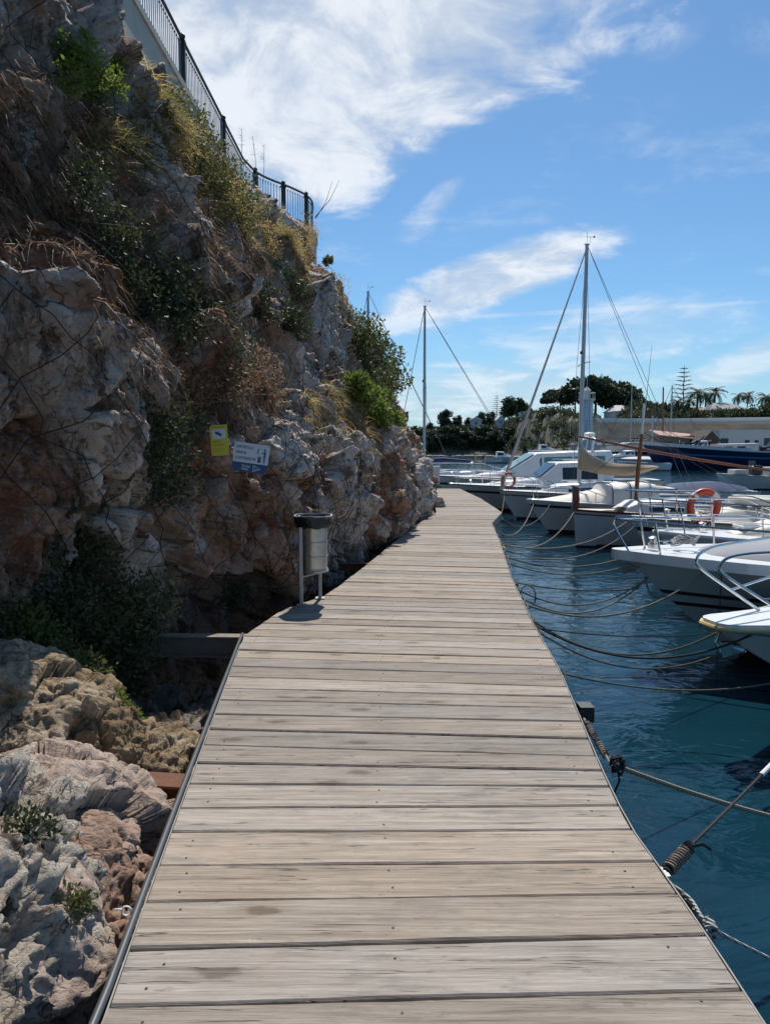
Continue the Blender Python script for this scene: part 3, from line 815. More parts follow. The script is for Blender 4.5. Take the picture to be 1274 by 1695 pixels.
def twigs(centres, root, n, r, seed):
    rr = random.Random(seed); g = G()
    for i in range(n):
        c, rad = rr.choice(centres); rd = rad if not isinstance(rad, (list, tuple)) else sum(rad) / 3
        e = Vector(c) + Vector((rr.uniform(-1, 1), rr.uniform(-1, 1), rr.uniform(-.6, 1))) * rd * 0.9
        m = Vector(root).lerp(e, 0.5) + Vector((rr.uniform(-.2, .2), rr.uniform(-.2, .2), rr.uniform(-.1, .2))) * rd
        g.tube([root, m, e], [r * 1.6, r, r * 0.4], 4, cap=False)
    return g
def shrub(name, label, blobs, n, size, m, seed, out=0.1, cat='shrub', group=None, droop=0.0, aspect=0.5, gaps=0.25, ntw=14):
    """blobs: (px, py, radius in m) looked up on the cliff face"""
    cs = []
    for px, py, r in blobs:
        h = cliff_hit(px, py); pb, nb = cliff_base(np.array([h.y]), np.array([h.z]))
        cs.append((tuple(pb[0] + nb[0] * (out + r * 0.25)), (r, r, r * 0.9)))
    root = Vector(cs[0][0])
    e = empty(name, root - Vector((0.1, 0, 0.1)), 0, label, cat, group)
    o = link('foliage', leaf_mesh('foliage', [(tuple(Vector(c) - e.location), r) for c, r in cs], n, size, m, seed, droop, aspect, gaps=gaps), e)
    tw = twigs([(tuple(Vector(c) - e.location), r) for c, r in cs], Vector((-0.1, 0, -0.05)), ntw, 0.006, seed).obj('stems', M_TWIG, e)
    return e
shrub('green_shrub', 'bright green shrub growing high up on the cliff at the upper left', [(92, 95, .15), (112, 125, .20), (140, 145, .19), (85, 140, .15), (105, 75, .12), (165, 120, .12)], 3000, 0.036, M_LEAF_BRIGHT, 1, 0.1, gaps=0.15)
shrub('dark_shrub', 'dark green creeper hanging down the middle of the cliff face above the yellow sign', [(270, 520, .38), (300, 570, .42), (340, 600, .36), (370, 560, .3), (255, 480, .3), (320, 520, .3), (250, 560, .3), (285, 430, .25)], 4500, 0.045, M_LEAF_DARK, 2, 0.06)
shrub('dark_shrub', 'dark bushy creeper hanging in the hollow left of the yellow sign', [(90, 640, .26), (120, 690, .30), (200, 730, .36), (230, 770, .34), (260, 700, .28), (170, 660, .26), (250, 810, .2), (70, 600, .2), (205, 690, .3)], 6000, 0.042, M_LEAF_DARK, 3, 0.08)
shrub('dark_shrub', 'dark scrub in the crack at the upper left beside the grey slab', [(110, 330, .26), (170, 400, .3), (200, 430, .26), (120, 290, .22), (195, 480, .25)], 2400, 0.04, M_LEAF_DARK, 4, 0.05)
shrub('thorny_bush', 'mixed olive green bush growing under the railing on the cliff top', [(265, 250, .36), (300, 290, .40), (335, 330, .40), (285, 230, .28), (370, 370, .36), (240, 190, .26), (310, 330, .36)], 8000, 0.04, M_LEAF_MID, 5, 0.15, gaps=0.2, ntw=30)
shrub('creeper_mound', 'tall dark green bush on the far shoulder of the cliff', [(580, 530, .55), (600, 560, .65), (615, 600, .7), (625, 640, .5), (590, 610, .6), (575, 570, .5), (570, 520, .4)], 13000, 0.075, M_LEAF_MID, 6, 0.12, gaps=0.3, ntw=30)
shrub('fig_bush', 'bright green broad-leaved bush at the foot of the far shoulder of the cliff', [(580, 665, .28), (602, 682, .32), (565, 650, .26), (600, 705, .26), (632, 705, .2)], 3000, 0.07, M_LEAF_BRIGHT, 7, 0.2, aspect=0.8, gaps=0.15)
shrub('dark_shrub', 'dark green weed hanging in the shade right above the steel beam', [(380, 975, .12), (372, 995, .1)], 700, 0.035, M_LEAF_DARK, 8, 0.04)
shrub('dark_shrub', 'dark creeper filling the crevice below the far end of the railing', [(480, 500, .35), (470, 540, .3), (455, 470, .3), (430, 510, .3)], 4200, 0.05, M_LEAF_DARK, 15, 0.02, gaps=.1)
shrub('ivy_patch', 'dull olive weeds trailing across the middle of the cliff', [(300, 640, .3), (350, 640, .32), (400, 620, .3), (420, 650, .25), (250, 640, .25)], 4200, 0.035, M_DRY_BROWN, 9, 0.04)
# the sprig standing off the wall end
sp = P(545, 432, 22.3)
e = empty('leafy_sprig', sp + Vector((-0.45, 0, -0.15)), 0, 'small leafy sprig sticking out into the sky below the rounded wall end', 'plant')
link('foliage', leaf_mesh('foliage', [((0.42, 0, 0.15), .12)], 60, 0.13, M_LEAF_MID, 12, aspect=.8, gaps=1), e)
g = G(); g.tube([(-0.35, 0, -0.1), (0.1, 0, 0.02), (0.42, 0, 0.15)], [.014, .01, .006], 5); g.obj('stems', M_TWIG, e)

def strands(pts, nrm, L, w, m, seed, name, label=None, droop=0.3, spread=0.6, up=0.7):
    rs = np.random.RandomState(seed); k = len(pts)
    L = (L * rs.uniform(0.4, 1.3, k))[:, None]
    d = nrm * 0.55 + rs.normal(size=(k, 3)) * spread; d[:, 2] += up; d /= np.linalg.norm(d, axis=1)[:, None]
    s = np.cross(d, rs.normal(size=(k, 3))); s /= np.linalg.norm(s, axis=1)[:, None]; s *= w
    g_ = np.array([0, 0, -1.0]) * droop
    vs = []
    for i, t in enumerate((0, .35, .7, 1.0)):
        c = pts + d * L * t + g_ * L * t * t
        ww = (1 - t) * 0.85 + 0.15
        vs += [c + s * ww, c - s * ww]
    v = np.stack(vs, 1); n = v.shape[1]; v = v.reshape(-1, 3)
    b = (np.arange(k) * n)[:, None]
    f = np.concatenate([b + np.array([[2 * i, 2 * i + 1, 2 * i + 3, 2 * i + 2]]) for i in range(3)], 0)
    o = link(name, np_mesh(name, v, f, m)); o['kind'] = 'stuff'
    return o
def zone_points(zones, seed):
    """zones: (px, py, rx, ry, count) ellipses of the photo thrown onto the cliff face"""
    rr = random.Random(seed); ys = []; zs_ = []
    for px, py, rx, ry, n in zones:
        seeds = []
        for _ in range(max(6, n // 60)):
            a = rr.uniform(0, 6.28); r = math.sqrt(rr.random())
            h = cliff_hit(px + rx * r * math.cos(a), py + ry * r * math.sin(a)); seeds.append(h)
        for _ in range(n):
            h = rr.choice(seeds); ys.append(h.y + rr.gauss(0, 0.13)); zs_.append(h.z + rr.gauss(0, 0.10))
    p, n_, _ = cliff_pts(np.array(ys), np.clip(np.array(zs_), -1.5, 8.1), False, -0.02)
    return p, n_
p, n_ = zone_points([(240, 160, 60, 60, 4500), (300, 240, 80, 60, 8000), (370, 310, 75, 60, 8000), (425, 360, 60, 50, 7000), (470, 395, 45, 40, 5000), (500, 430, 35, 40, 3500), (530, 480, 18, 35, 1500), (200, 230, 60, 50, 3000), (560, 500, 25, 30, 1200), (480, 350, 25, 20, 2500), (510, 390, 16, 16, 1800)], 31)
strands(p, n_, 0.22, 0.0055, M_DRY, 32, 'dry_grass', droop=0.4, up=.35, spread=.9)
p, n_ = zone_points([(30, 290, 50, 110, 2600), (50, 180, 50, 70, 900), (60, 420, 70, 50, 900), (190, 330, 50, 50, 700), (440, 420, 60, 30, 1600), (330, 380, 60, 50, 1700), (410, 660, 80, 40, 2600), (120, 560, 90, 60, 900), (520, 690, 50, 25, 1600), (640, 720, 20, 50, 800), (280, 470, 40, 90, 1200)], 33)
strands(p, n_, 0.24, 0.004, M_DRY_BROWN, 34, 'dead_stems', droop=.9, up=.2, spread=.95)
p, n_ = zone_points([(540, 680, 60, 28, 3600), (600, 720, 50, 20, 1200), (660, 690, 14, 60, 900), (330, 250, 60, 40, 2500), (250, 130, 40, 30, 1500)], 35)
strands(p, n_, 0.28, 0.006, M_DRY, 36, 'dry_grass', droop=0.7, up=.5)
p, n_ = zone_points([(300, 210, 90, 60, 1400), (400, 320, 80, 60, 1700), (460, 390, 50, 40, 1300), (500, 370, 25, 25, 600), (540, 480, 25, 40, 500)], 37)
o = link('dry_scrub', leaf_mesh('dry_scrub', [(tuple(a + b * 0.12), 0.17) for a, b in zip(p[::8], n_[::8])], 75000, 0.028, M_DRY, 38, gaps=0.2)); o['kind'] = 'stuff'
# tall stalks that break the skyline above the railing foot and by the wall end
rr = random.Random(8); 
for i, (a, b, c, d_) in enumerate([((398, 260), (400, 215), 19.5, 'dry flower stalk'), ((435, 285), (437, 240), 21.3, ''), ((425, 275), (418, 225), 20.5, '')]):
    q0 = P(a[0], a[1] + 25, c); q1 = P(b[0], b[1], c)
    g = G(); g.tube([q0, q0.lerp(q1, .5) + Vector((.02, 0, 0)), q1], [.008, .006, .004], 4)
    for k in range(14):
        t = rr.uniform(.55, 1); w = q0.lerp(q1, t); g.tube([w, w + Vector((rr.uniform(-.12, .12), 0, rr.uniform(0, .08)))], [.004, .002], 3)
    tag(g.obj('dry_stalk', M_TWIG), ['leftmost dry flower stalk standing above the railing', 'rightmost dry flower stalk by the railing corner', 'middle one of the dry flower stalks above the railing'][i], 'plant', 'dry stalks by the railing')
for k, (a, b) in enumerate([((527, 350), (562, 298)), ((528, 352), (550, 300))]):
    g = G(); q0 = P(a[0] - 6, a[1] + 10, 23); q1 = P(*b, 23.2); g.tube([q0, q0.lerp(q1, .5) + Vector((.06, 0, -.06)), q1], [.012, .008, .004], 4)
    tag(g.obj('bare_twig', M_TWIG), ['longer bare twig leaning out past the last railing post', 'shorter bare twig close to the last railing post'][k], 'twig', 'bare twigs past the last railing post')

# ------------------------------------------------------------------ shore rocks, near left
def shore_h(x, y):
    p = np.stack([x, y, np.zeros_like(x)], 1)
    d = -0.72 + 0.42 * np.clip((-x - 0.95) / 1.1, -0.6, 1.4) - 0.45 * np.clip((y - 4.1) / 1.1, 0, 1) + 0.15 * np.clip((2.6 - y) / 2, 0, 1)
    b1, c1 = blocks(p + 3.3, 1.5, 61); b2, c2 = blocks(p + 1.1, 4.5, 63)
    return d + 0.13 * b1 + 0.06 * b2 + 0.05 * fbm(p * 7, 4, 65, .6, True), 0.6 * c1 + 0.4 * c2
xs = np.linspace(-4.2, 0.6, 240); ys = np.linspace(-1.5, 8.5, 420)
Xg, Yg2 = np.meshgrid(xs, ys, indexing='ij')
hh, tn = shore_h(Xg.ravel(), Yg2.ravel())
idx = np.arange(240 * 420).reshape(240, 420)
cf = np.stack([idx[:-1, :-1], idx[1:, :-1], idx[1:, 1:], idx[:-1, 1:]], -1).reshape(-1, 4)
me = np_mesh('shore_rock', np.stack([Xg.ravel(), Yg2.ravel(), hh], 1), cf, M_SHORE, False)
me.attributes.new('tone', 'FLOAT', 'POINT').data.foreach_set('value', tn.astype(np.float32))
tag(link('shore_rock', me), kind='structure')

def ico(sub):
    bm = __import__('bmesh').new(); __import__('bmesh').ops.create_icosphere(bm, subdivisions=sub, radius=1)
    v = np.array([q.co[:] for q in bm.verts]); f = np.array([[w.index for w in q.verts] for q in bm.faces]); bm.free(); return v, f
ICO = ico(7); ICO5 = ico(5)
def boulder(label, c, r, m, seed, rot=(0, 0, 0), amp=1.0, karst=0.0, name='boulder', flat=0.0, base=None, group='boulders beside the near boardwalk'):
    v, f = base or ICO
    p = v.copy()
    if flat: p = np.sign(p) * np.abs(p) ** (1 - flat)
    p = p * np.array(r)
    q = p + np.array([seed * 3.1, seed * 1.7, 0])
    b1, c1 = blocks(q, 1.6, seed); b2, c2 = blocks(q, 4.5, seed + 1); b3, _ = blocks(q, 12, seed + 2)
    d = amp * (0.13 * b1 + 0.05 * b2 + 0.02 * b3 + 0.04 * fbm(q * 5, 5, seed + 3, .6, True))
    if karst:
        f1, f2, _, _ = worley(q * 7 + 0.6 * np.stack([fbm(q * 4, 2, 5), fbm(q * 4, 2, 6), fbm(q * 4, 2, 7)], 1), seed + 4)
        d -= karst * (0.10 * np.exp(-(f1 / 0.33) ** 2)) - karst * 0.05 * fbm(q * 9, 4, seed + 9, .65, True)
        f1, f2, _, _ = worley(q * 19, seed + 5); d -= karst * 0.03 * np.exp(-(f1 / 0.35) ** 2)
    nr = v / np.linalg.norm(v, axis=1)[:, None]
    p = p + nr * d[:, None]
    me = np_mesh(name, p, f, m, False)
    me.attributes.new('tone', 'FLOAT', 'POINT').data.foreach_set('value', (0.6 * c1 + 0.4 * c2).astype(np.float32))
    o = link(name, me); o.location = c; o.rotation_euler = [R(a) for a in rot]
    return tag(o, label, 'rock', group)
boulder('jagged pitted grey and white rock at the lower left edge, nearest of the shore rocks', (-1.52, 2.15, -0.05), (0.52, 0.95, 0.46), M_GREYROCK, 101, (-3, 14, 10), .6, 1.3)
boulder('low pitted pale rock in the bottom left corner beside the conduit pipe', (-1.33, 1.35, -0.30), (0.40, 0.75, 0.38), M_GREYROCK, 107, (-3, 10, 0), .6, 1.3)
boulder('rounded ochre rock at the left edge below the leafy bush', (-2.0, 3.75, 0.12), (0.66, 0.52, 0.34), M_BROWNROCK, 113, (0, 14, 20), 0.4, 0.3)
boulder('smooth pinkish slab sloping down between the grey rock and the ochre rock', (-1.36, 2.98, -0.10), (0.42, 0.66, 0.28), M_PINKROCK, 121, (-10, 20, 15), 0.45, 0.25)
boulder('pale pink worn rock right beside the rusty bracket', (-1.16, 2.45, -0.28), (0.30, 0.62, 0.30), M_PINKROCK, 127, (-12, 16, 0), 0.5, 0.4)
boulder('dark ochre cracked rock against the boardwalk edge beyond the rusty bracket', (-1.27, 3.75, -0.28), (0.40, 0.52, 0.32), M_BROWNROCK, 131, (-4, 15, 5), .5, 0.7)
boulder('flat ochre rock with grass on its far side, below the leafy bush', (-1.62, 3.65, -0.06), (0.44, 0.46, 0.32), M_BROWNROCK, 137, (-4, 15, 25), .45, 0.5)
boulder('small smooth grey stone wedged low beside the conduit pipe', (-1.03, 2.22, -0.14), (0.11, 0.16, 0.11), M_GREYROCK, 139, (0, 20, 15), 0.35, 0.0, base=ICO5)
boulder('dark wet rock in the pit under the steel beam', (-1.55, 4.9, -0.75), (0.5, 0.6, 0.42), M_SHORE, 149, (0, 5, 5), .9, 0.5)
# bush at the left, in front of the cliff foot
def free_shrub(name, label, blobs, n, size, m, seed, aspect=.5, gaps=.25, droop=0.0, ntw=16, cat='shrub', group=None):
    loc = Vector(blobs[0][0]); loc.z -= blobs[0][1]
    e = empty(name, loc, 0, label, cat, group)
    cs = [(tuple(Vector(c) - loc), r) for c, r in blobs]
    link('foliage', leaf_mesh('foliage', cs, n, size, m, seed, droop, aspect, gaps=gaps), e)
    twigs(cs, Vector((0, 0, 0)), ntw, 0.006, seed).obj('stems', M_TWIG, e); return e
free_shrub('leafy_bush', 'big dark green leafy bush at the left edge behind the ochre rock', [((-2.35, 4.9, .15), .45), ((-2.0, 4.8, .30), .38), ((-2.5, 4.8, .55), .42), ((-1.85, 4.95, .0), .32), ((-1.75, 5.2, .35), .28), ((-2.2, 5.2, .7), .35)], 15000, 0.042, M_LEAF_DARK, 41, gaps=.35, ntw=30)
free_shrub('leafy_bush', 'lighter green leafy sprigs in front of the big dark bush', [((-2.05, 4.35, .28), .22), ((-1.8, 4.25, .14), .20), ((-1.66, 4.15, -.02), .16), ((-2.2, 4.4, .45), .16)], 3800, 0.036, M_LEAF_MID, 43, gaps=.3)
free_shrub('grass_tuft', 'bright green tuft growing on the ochre rocks below the leafy bush', [((-1.50, 3.95, .10), .09), ((-1.38, 3.9, .04), .07)], 900, 0.04, M_LEAF_BRIGHT, 45, aspect=.25, cat='plant')
for i, (px, py, z, lab) in enumerate([(118, 1310, .12, 'small weed rooted in the crack between the grey rock and the pink slab'), (135, 1390, -.02, 'low green weed in the crack beside the grey rock'), (205, 1490, -.2, 'little green weed low beside the conduit pipe tie'), (95, 1500, .1, 'mossy weed on top of the pale corner rock'), (40, 1370, .3, 'dark moss cushion on the left side of the jagged rock'), (130, 1640, -.25, 'low weed at the bottom of the picture beside the corner rock')]):
    q = PZ(px, py, z)
    free_shrub('rock_weed', lab, [((q.x, q.y, z), .07), ((q.x + .05, q.y + .05, z - .02), .05)], 420, 0.022, M_LEAF_MID if i % 2 else M_LEAF_DARK, 60 + i, cat='plant', group='weeds in the shore rocks', ntw=6)
# steel beams between boardwalk and rock
def ibeam(a, b, h, w, m, name, label):
    a = Vector(a); b = Vector(b); d = (b - a); L = d.length; M = Matrix.Rotation(math.atan2(d.y, d.x), 3, 'Z')
    c = (a + b) / 2; e = empty(name, c, 0, label, 'beam')
    for nm, dz, sz in (('flange', -0.006, (L, w, 0.012)), ('web', -h / 2, (L - .002, 0.012, h - .026)), ('flange', -h + 0.006, (L, w, 0.012))):
        g = G(); g.box((0, 0, dz), sz, rot=M); g.obj(nm, m, e)
    return e
ibeam((-1.12, 5.92, -0.02), (-1.98, 5.96, -0.02), 0.17, 0.11, M_BEAM, 'steel_beam', 'dark steel beam bridging the gap between the rock and the boardwalk bend')
ibeam((-0.93, 3.36, -0.06), (-1.22, 3.40, -0.05), 0.15, 0.14, M_RUST, 'rusty_bracket', 'short rusty steel bracket fixing the near boardwalk edge to the rock')
ibeam((-0.15, 9.7, -0.02), (-0.75, 9.75, -0.02), 0.1, 0.08, M_RUST, 'steel_beam', 'rusty steel beam holding the boardwalk to the cliff behind the litter bin')

# ------------------------------------------------------------------ litter bin
bx, by = -0.69, 7.13
bn = empty('litter_bin', (bx, by, 0), 0, 'round stainless steel litter bin with a black bag on two legs at the boardwalk edge', 'litter bin')
g = G(); g.lathe([(0.125, .31), (0.14, .305), (0.145, .32), (.130, .335), (.132, .75), (.126, .75), (.124, .335)], n=28); g.obj('can', M_CAN, bn, True)
g = G()
for z in (0.335, .46, .60, .74): g.lathe([(.1325, z - .006), (.1365, z - .004), (.1365, z + .004), (.1325, z + .006)], n=28, cap=False)
g.obj('band', M_GALV, bn, True)
g = G(); rr = random.Random(3); secs = []
for zi, (z, r) in enumerate([(.745, .142), (.735, .165), (.755, .178), (.79, .183), (.825, .178), (.842, .190), (.838, .175), (.80, .15), (.70, .12)]):
    secs.append([(r * (1 + .05 * math.sin(5 * a + zi) + rr.uniform(-.02, .02)) * math.cos(a), r * (1 + .05 * math.sin(4 * a + zi * .7)) * math.sin(a), z + .008 * math.sin(7 * a + zi)) for a in np.linspace(0, 2 * math.pi, 33)[:-1]])
g.loft(secs, cap=False); g.obj('bin_bag', M_BAG, bn, True)
g = G(); g.tube([(.178 * math.cos(a), .178 * math.sin(a), .846 + .004 * math.sin(3 * a)) for a in np.linspace(0, 2 * math.pi, 29)[:-1]], .008, 6, closed=True); g.obj('rim', M_GALV, bn, True)
for dx, dy in ((-0.105, -0.155), (0.045, 0.17)):
    g = G(); g.box((dx, dy, 0.375), (0.034, 0.034, 0.75), bev=.004); g.box((dx, dy, .006), (.09, .09, .012)); g.obj('leg', M_TEAK if False else M_GALV, bn)
g = G(); g.tube([(-0.105, -0.135, .27), (0.045, 0.15, .27)], .011, 6); g.obj('crossbar', M_GALV, bn)
g = G(); g.box((-0.13, 0.1, .55), (0.05, 0.03, .5)); g.obj('back_bracket', M_BLACK, bn)

# ------------------------------------------------------------------ signs on the netting
def text_mesh(body, size, m, name, parent, M, align='LEFT', ext=0.0004, sx=1.0):
    cu = bpy.data.curves.new(name, 'FONT'); cu.body = body; cu.size = size; cu.align_x = align; cu.extrude = ext; cu.resolution_u = 2; cu.offset = size * 0.018
    o = bpy.data.objects.new('tmp', cu); COL.objects.link(o)
    dg = bpy.context.evaluated_depsgraph_get(); me = bpy.data.meshes.new_from_object(o.evaluated_get(dg))
    bpy.data.objects.remove(o); me.materials.clear(); me.materials.append(m); me.name = name
    r = link(name, me, parent); r.matrix_local = M @ Matrix.Diagonal((sx, 1, 1, 1)); return r
def sign_frame(name, label, c0, cr, cu):
    """origin at the lower left corner, local x right, y up, z towards the viewer"""
    x = (cr - c0).normalized(); y = (cu - c0); y = (y - x * y.dot(x)).normalized(); z = x.cross(y)
    e = empty(name, c0, 0, label, 'sign'); M = Matrix((x, y, z)).transposed().to_4x4(); e.matrix_world = Matrix.Translation(c0) @ M
    return e, (cr - c0).length, (cu - c0).length
dS = 6.55
e, w, h = sign_frame('warning_sign', 'narrow yellow video surveillance sign hanging tilted on the netting', P(351, 755, dS), P(380, 753, dS + .03), P(340, 705, dS))
g = G(); g.box((w / 2, h / 2, -.003), (w, h, .006)); g.obj('panel', M_YSIGN, e)
g = G(); g.box((w / 2, h * .70, .001), (w * .74, h * .30, .002)); g.obj('picture_field', M_WSIGN, e)
g = G()
g.box((w * .50, h * .70, .003), (w * .34, h * .085, .002), rot=Matrix.Rotation(R(-28), 3, 'Z')); g.box((w * .34, h * .75, .003), (w * .10, h * .07, .002), rot=Matrix.Rotation(R(-28), 3, 'Z')); g.box((w * .52, h * .785, .003), (w * .04, h * .05, .002))
g.obj('camera_symbol', M_INK, e)
text_mesh('ZONA', h * .085, M_YINK, 'lettering', e, Matrix.Translation((w * .14, h * .43, .001)))
text_mesh('VIDEOVIGILADA', h * .062, M_YINK, 'lettering', e, Matrix.Translation((w * .14, h * .33, .001)), sx=.8)
g = G()
for k, ww in enumerate((.6, .5)): g.box((w * (.14 + ww / 2), h * (.22 - .07 * k), .001), (w * ww, h * .012, .001))
g.box((w * .5, h * .925, .001), (w * .7, h * .03, .001)); g.obj('small_print', M_YINK, e)
for u, v in ((.08, .95), (.92, .95), (.08, .05), (.92, .05)):
    g = G(); g.lathe([(.005, 0), (.005, .004), (.002, .005)], (w * u, h * v, 0), 8); g.obj('bolt', M_GALV, e)
e, w, h = sign_frame('litter_sign', 'white and navy litter sign on the netting right of the yellow sign', P(383, 778, dS), P(441, 786, dS + .06), P(382, 729.5, dS))
g = G(); g.box((w / 2, h * .66, -.003), (w, h * .68, .006)); g.obj('white_panel', M_WSIGN, e)
g = G(); g.box((w / 2, h * .16, -.003), (w, h * .3195, .0065)); g.obj('navy_panel', M_BSIGN, e)
for k, t in enumerate(('DIPOSITI-LO', 'DINS EL', 'CONTENIDOR')):
    text_mesh(t, h * .135, M_INK, 'lettering', e, Matrix.Translation((w * .06, h * (.80 - .19 * k), .001)), sx=.78)
for k, t in enumerate(('Ciutat', 'Neta')):
    text_mesh(t, h * .115, M_WSIGN, 'lettering', e, Matrix.Translation((w * .27, h * (.17 - .10 * k), .001)))
g = G()
for a, b in (((.60, .26), (.60, .05)), ((.60, .26), (.80, .15)), ((.60, .05), (.80, .15)), ((.63, .20), (.66, .12)), ((.66, .12), (.72, .14))):
    g.tube([(a[0] * w, a[1] * h, .002), (b[0] * w, b[1] * h, .002)], .0028, 4)
g.obj('arrow_symbol', M_WSIGN, e)
g = G(); g.box((w * .74, h * .46, .001), (w * .085, h * .17, .002)); g.box((w * .74, h * .57, .001), (w * .12, h * .025, .002))
g.lathe([(h * .035, 0), (h * .035, .002)], (w * .87, h * .83, 0), 10); g.box((w * .88, h * .68, .001), (w * .055, h * .2, .002)); g.box((w * .865, h * .48, .001), (w * .018, h * .2, .002)); g.box((w * .895, h * .48, .001), (w * .018, h * .2, .002))
g.tube([(w * .86, h * .74, .002), (w * .78, h * .70, .002)], .003, 4); g.tube([(w * .70, h * .85, .002), (w * .67, h * .72, .002), (w * .70, h * .66, .002)], .003, 4)
g.obj('person_symbol', M_INK, e)
for u, v in ((.04, .95), (.96, .95), (.04, .05), (.96, .05)):
    g = G(); g.lathe([(.005, 0), (.005, .004), (.002, .005)], (w * u, h * v, 0), 8); g.obj('bolt', M_GALV, e)

# ------------------------------------------------------------------ cabinet at the far end
q = PZ(716, 826, 0); e = empty('electric_cabinet', (q.x + 0.05, q.y, 0), 0, 'small grey electric cabinet on a post where the boardwalk rounds the rock', 'cabinet')
g = G(); g.box((0, 0, .70), (.28, .22, .52), bev=.015); g.obj('box', M_GELGREY, e)
g = G(); g.box((0, -.113, .70), (.22, .006, .44)); g.obj('door', M_GELGREY, e)
g = G(); g.box((0, 0, .22), (.05, .05, .44)); g.obj('post', M_IRON, e)

# ------------------------------------------------------------------ boats
class Hull:
    """bow at local x=0, stern towards +x, waterline at z=0"""
    def __init__(s, root, L, B, hb, hs, draft=.35, rake=1.0, full=.5, flare=1.4, tr=.85, b0=0.04, mats=None, boot=.06, stripe=None, rub=M_WHITE, rubr=.022, tc=.55, deckm=None, floor=.25, camber=.05):
        s.L, s.B, s.hb, s.hs, s.dr, s.rake, s.full, s.fl, s.tr, s.b0, s.root = L, B, hb, hs, draft, rake, full, flare, tr, b0, root
        mats = mats or [M_GEL, M_ANTI_BLK, M_STRIPE]; deckm = deckm or M_GEL
        nt, nv = 30, 34; vs = []; T = [(i / nt) ** 1.4 for i in range(nt + 1)]
        for t in T:
            for side in (-1, 1):
                for j in range(nv + 1): vs.append(s.pt(t, j / nv, side))
        n = nv + 1; fs = []; mi = []
        def m_of(j, t):
            z = -s.dr + (j + .5) / nv * (s.sh(t) + s.dr)
            if z < boot: return 1
            if stripe and any(a < z / s.sh(t) < b for a, b in stripe): return 2
            return 0
        for i in range(nt):
            for k in (0, 1):
                for j in range(nv):
                    a = (i * 2 + k) * n + j; b = ((i + 1) * 2 + k) * n + j
                    fs.append((a, a + 1, b + 1, b) if k else (a, b, b + 1, a + 1)); mi.append(m_of(j, T[i]))
            a = i * 2 * n; b = (i + 1) * 2 * n; fs.append((a, a + n, b + n, b)); mi.append(1)
        for i in (0, nt):
            for j in range(nv):
                a = i * 2 * n + j; fs.append((a, a + 1, a + n + 1, a + n) if i == 0 else (a, a + n, a + n + 1, a + 1)); mi.append(m_of(j, T[i]))
        g = G(); g.add(vs, fs); g.m = mi
        g.obj('hull', mats, root, True)
        # deck with a sunk cockpit aft
        g = G(); secs = []; sts = [t for t in T if t < tc] + [tc, tc + .001] + [t for t in T if t > tc + .001 and t < .97] + [.97, .971, 1.0]
        for t in sts:
            x, b, z = s.sheer(t); z -= .012; b = max(b - .012, .004); pit = tc < t <= .97 and floor is not None
            sd = min(.20, b * .4); ins = b - sd
            if pit: secs.append([(x, -b, z), (x, -ins, z + .01), (x, -ins + .015, floor), (x, 0, floor), (x, ins - .015, floor), (x, ins, z + .01), (x, b, z)])
            else: secs.append([(x, -b, z), (x, -ins, z + camber * .45), (x, -ins * .5, z + camber * .9), (x, 0, z + camber), (x, ins * .5, z + camber * .9), (x, ins, z + camber * .45), (x, b, z)])
        g.loft(secs, cap=False, closed=False); g.obj('deck', deckm, root)
        pts = [Vector((x, -b, z)) for x, b, z in (s.sheer(t) for t in reversed(T))] + [Vector((x, b, z)) for x, b, z in (s.sheer(t) for t in T)]
        g = G(); g.tube(pts, rubr, 6); g.obj('rub_rail', rub, root, True)
    def sh(s, t): return s.hs + (s.hb - s.hs) * (1 - t) ** 1.8
    def bm(s, t):
        u = min(t / s.full, 1.0)
        w = (1 - (1 - u) ** 2.3)
        a = max(0, (t - s.full) / (1 - s.full))
        return s.b0 + (s.B / 2 - s.b0) * w * (1 - (1 - s.tr) * a * a)
    def pt(s, t, v, side):
        z = -s.dr + v * (s.sh(t) + s.dr); q = (1 - t) ** 1.5
        ex = s.fl * q + .32 * (1 - q)
        y = s.bm(t) * (v ** ex if v > 0 else 0)
        return (t * s.L + s.rake * (1 - v) ** 1.15 * (1 - t) ** 3, side * y, z)
    def sheer(s, t):
        x, y, z = s.pt(t, 1, 1); return x, y, z
    def on(s, t, k, dz=0.0):
        x, b, z = s.sheer(t); return Vector((x, b * k, z + dz))


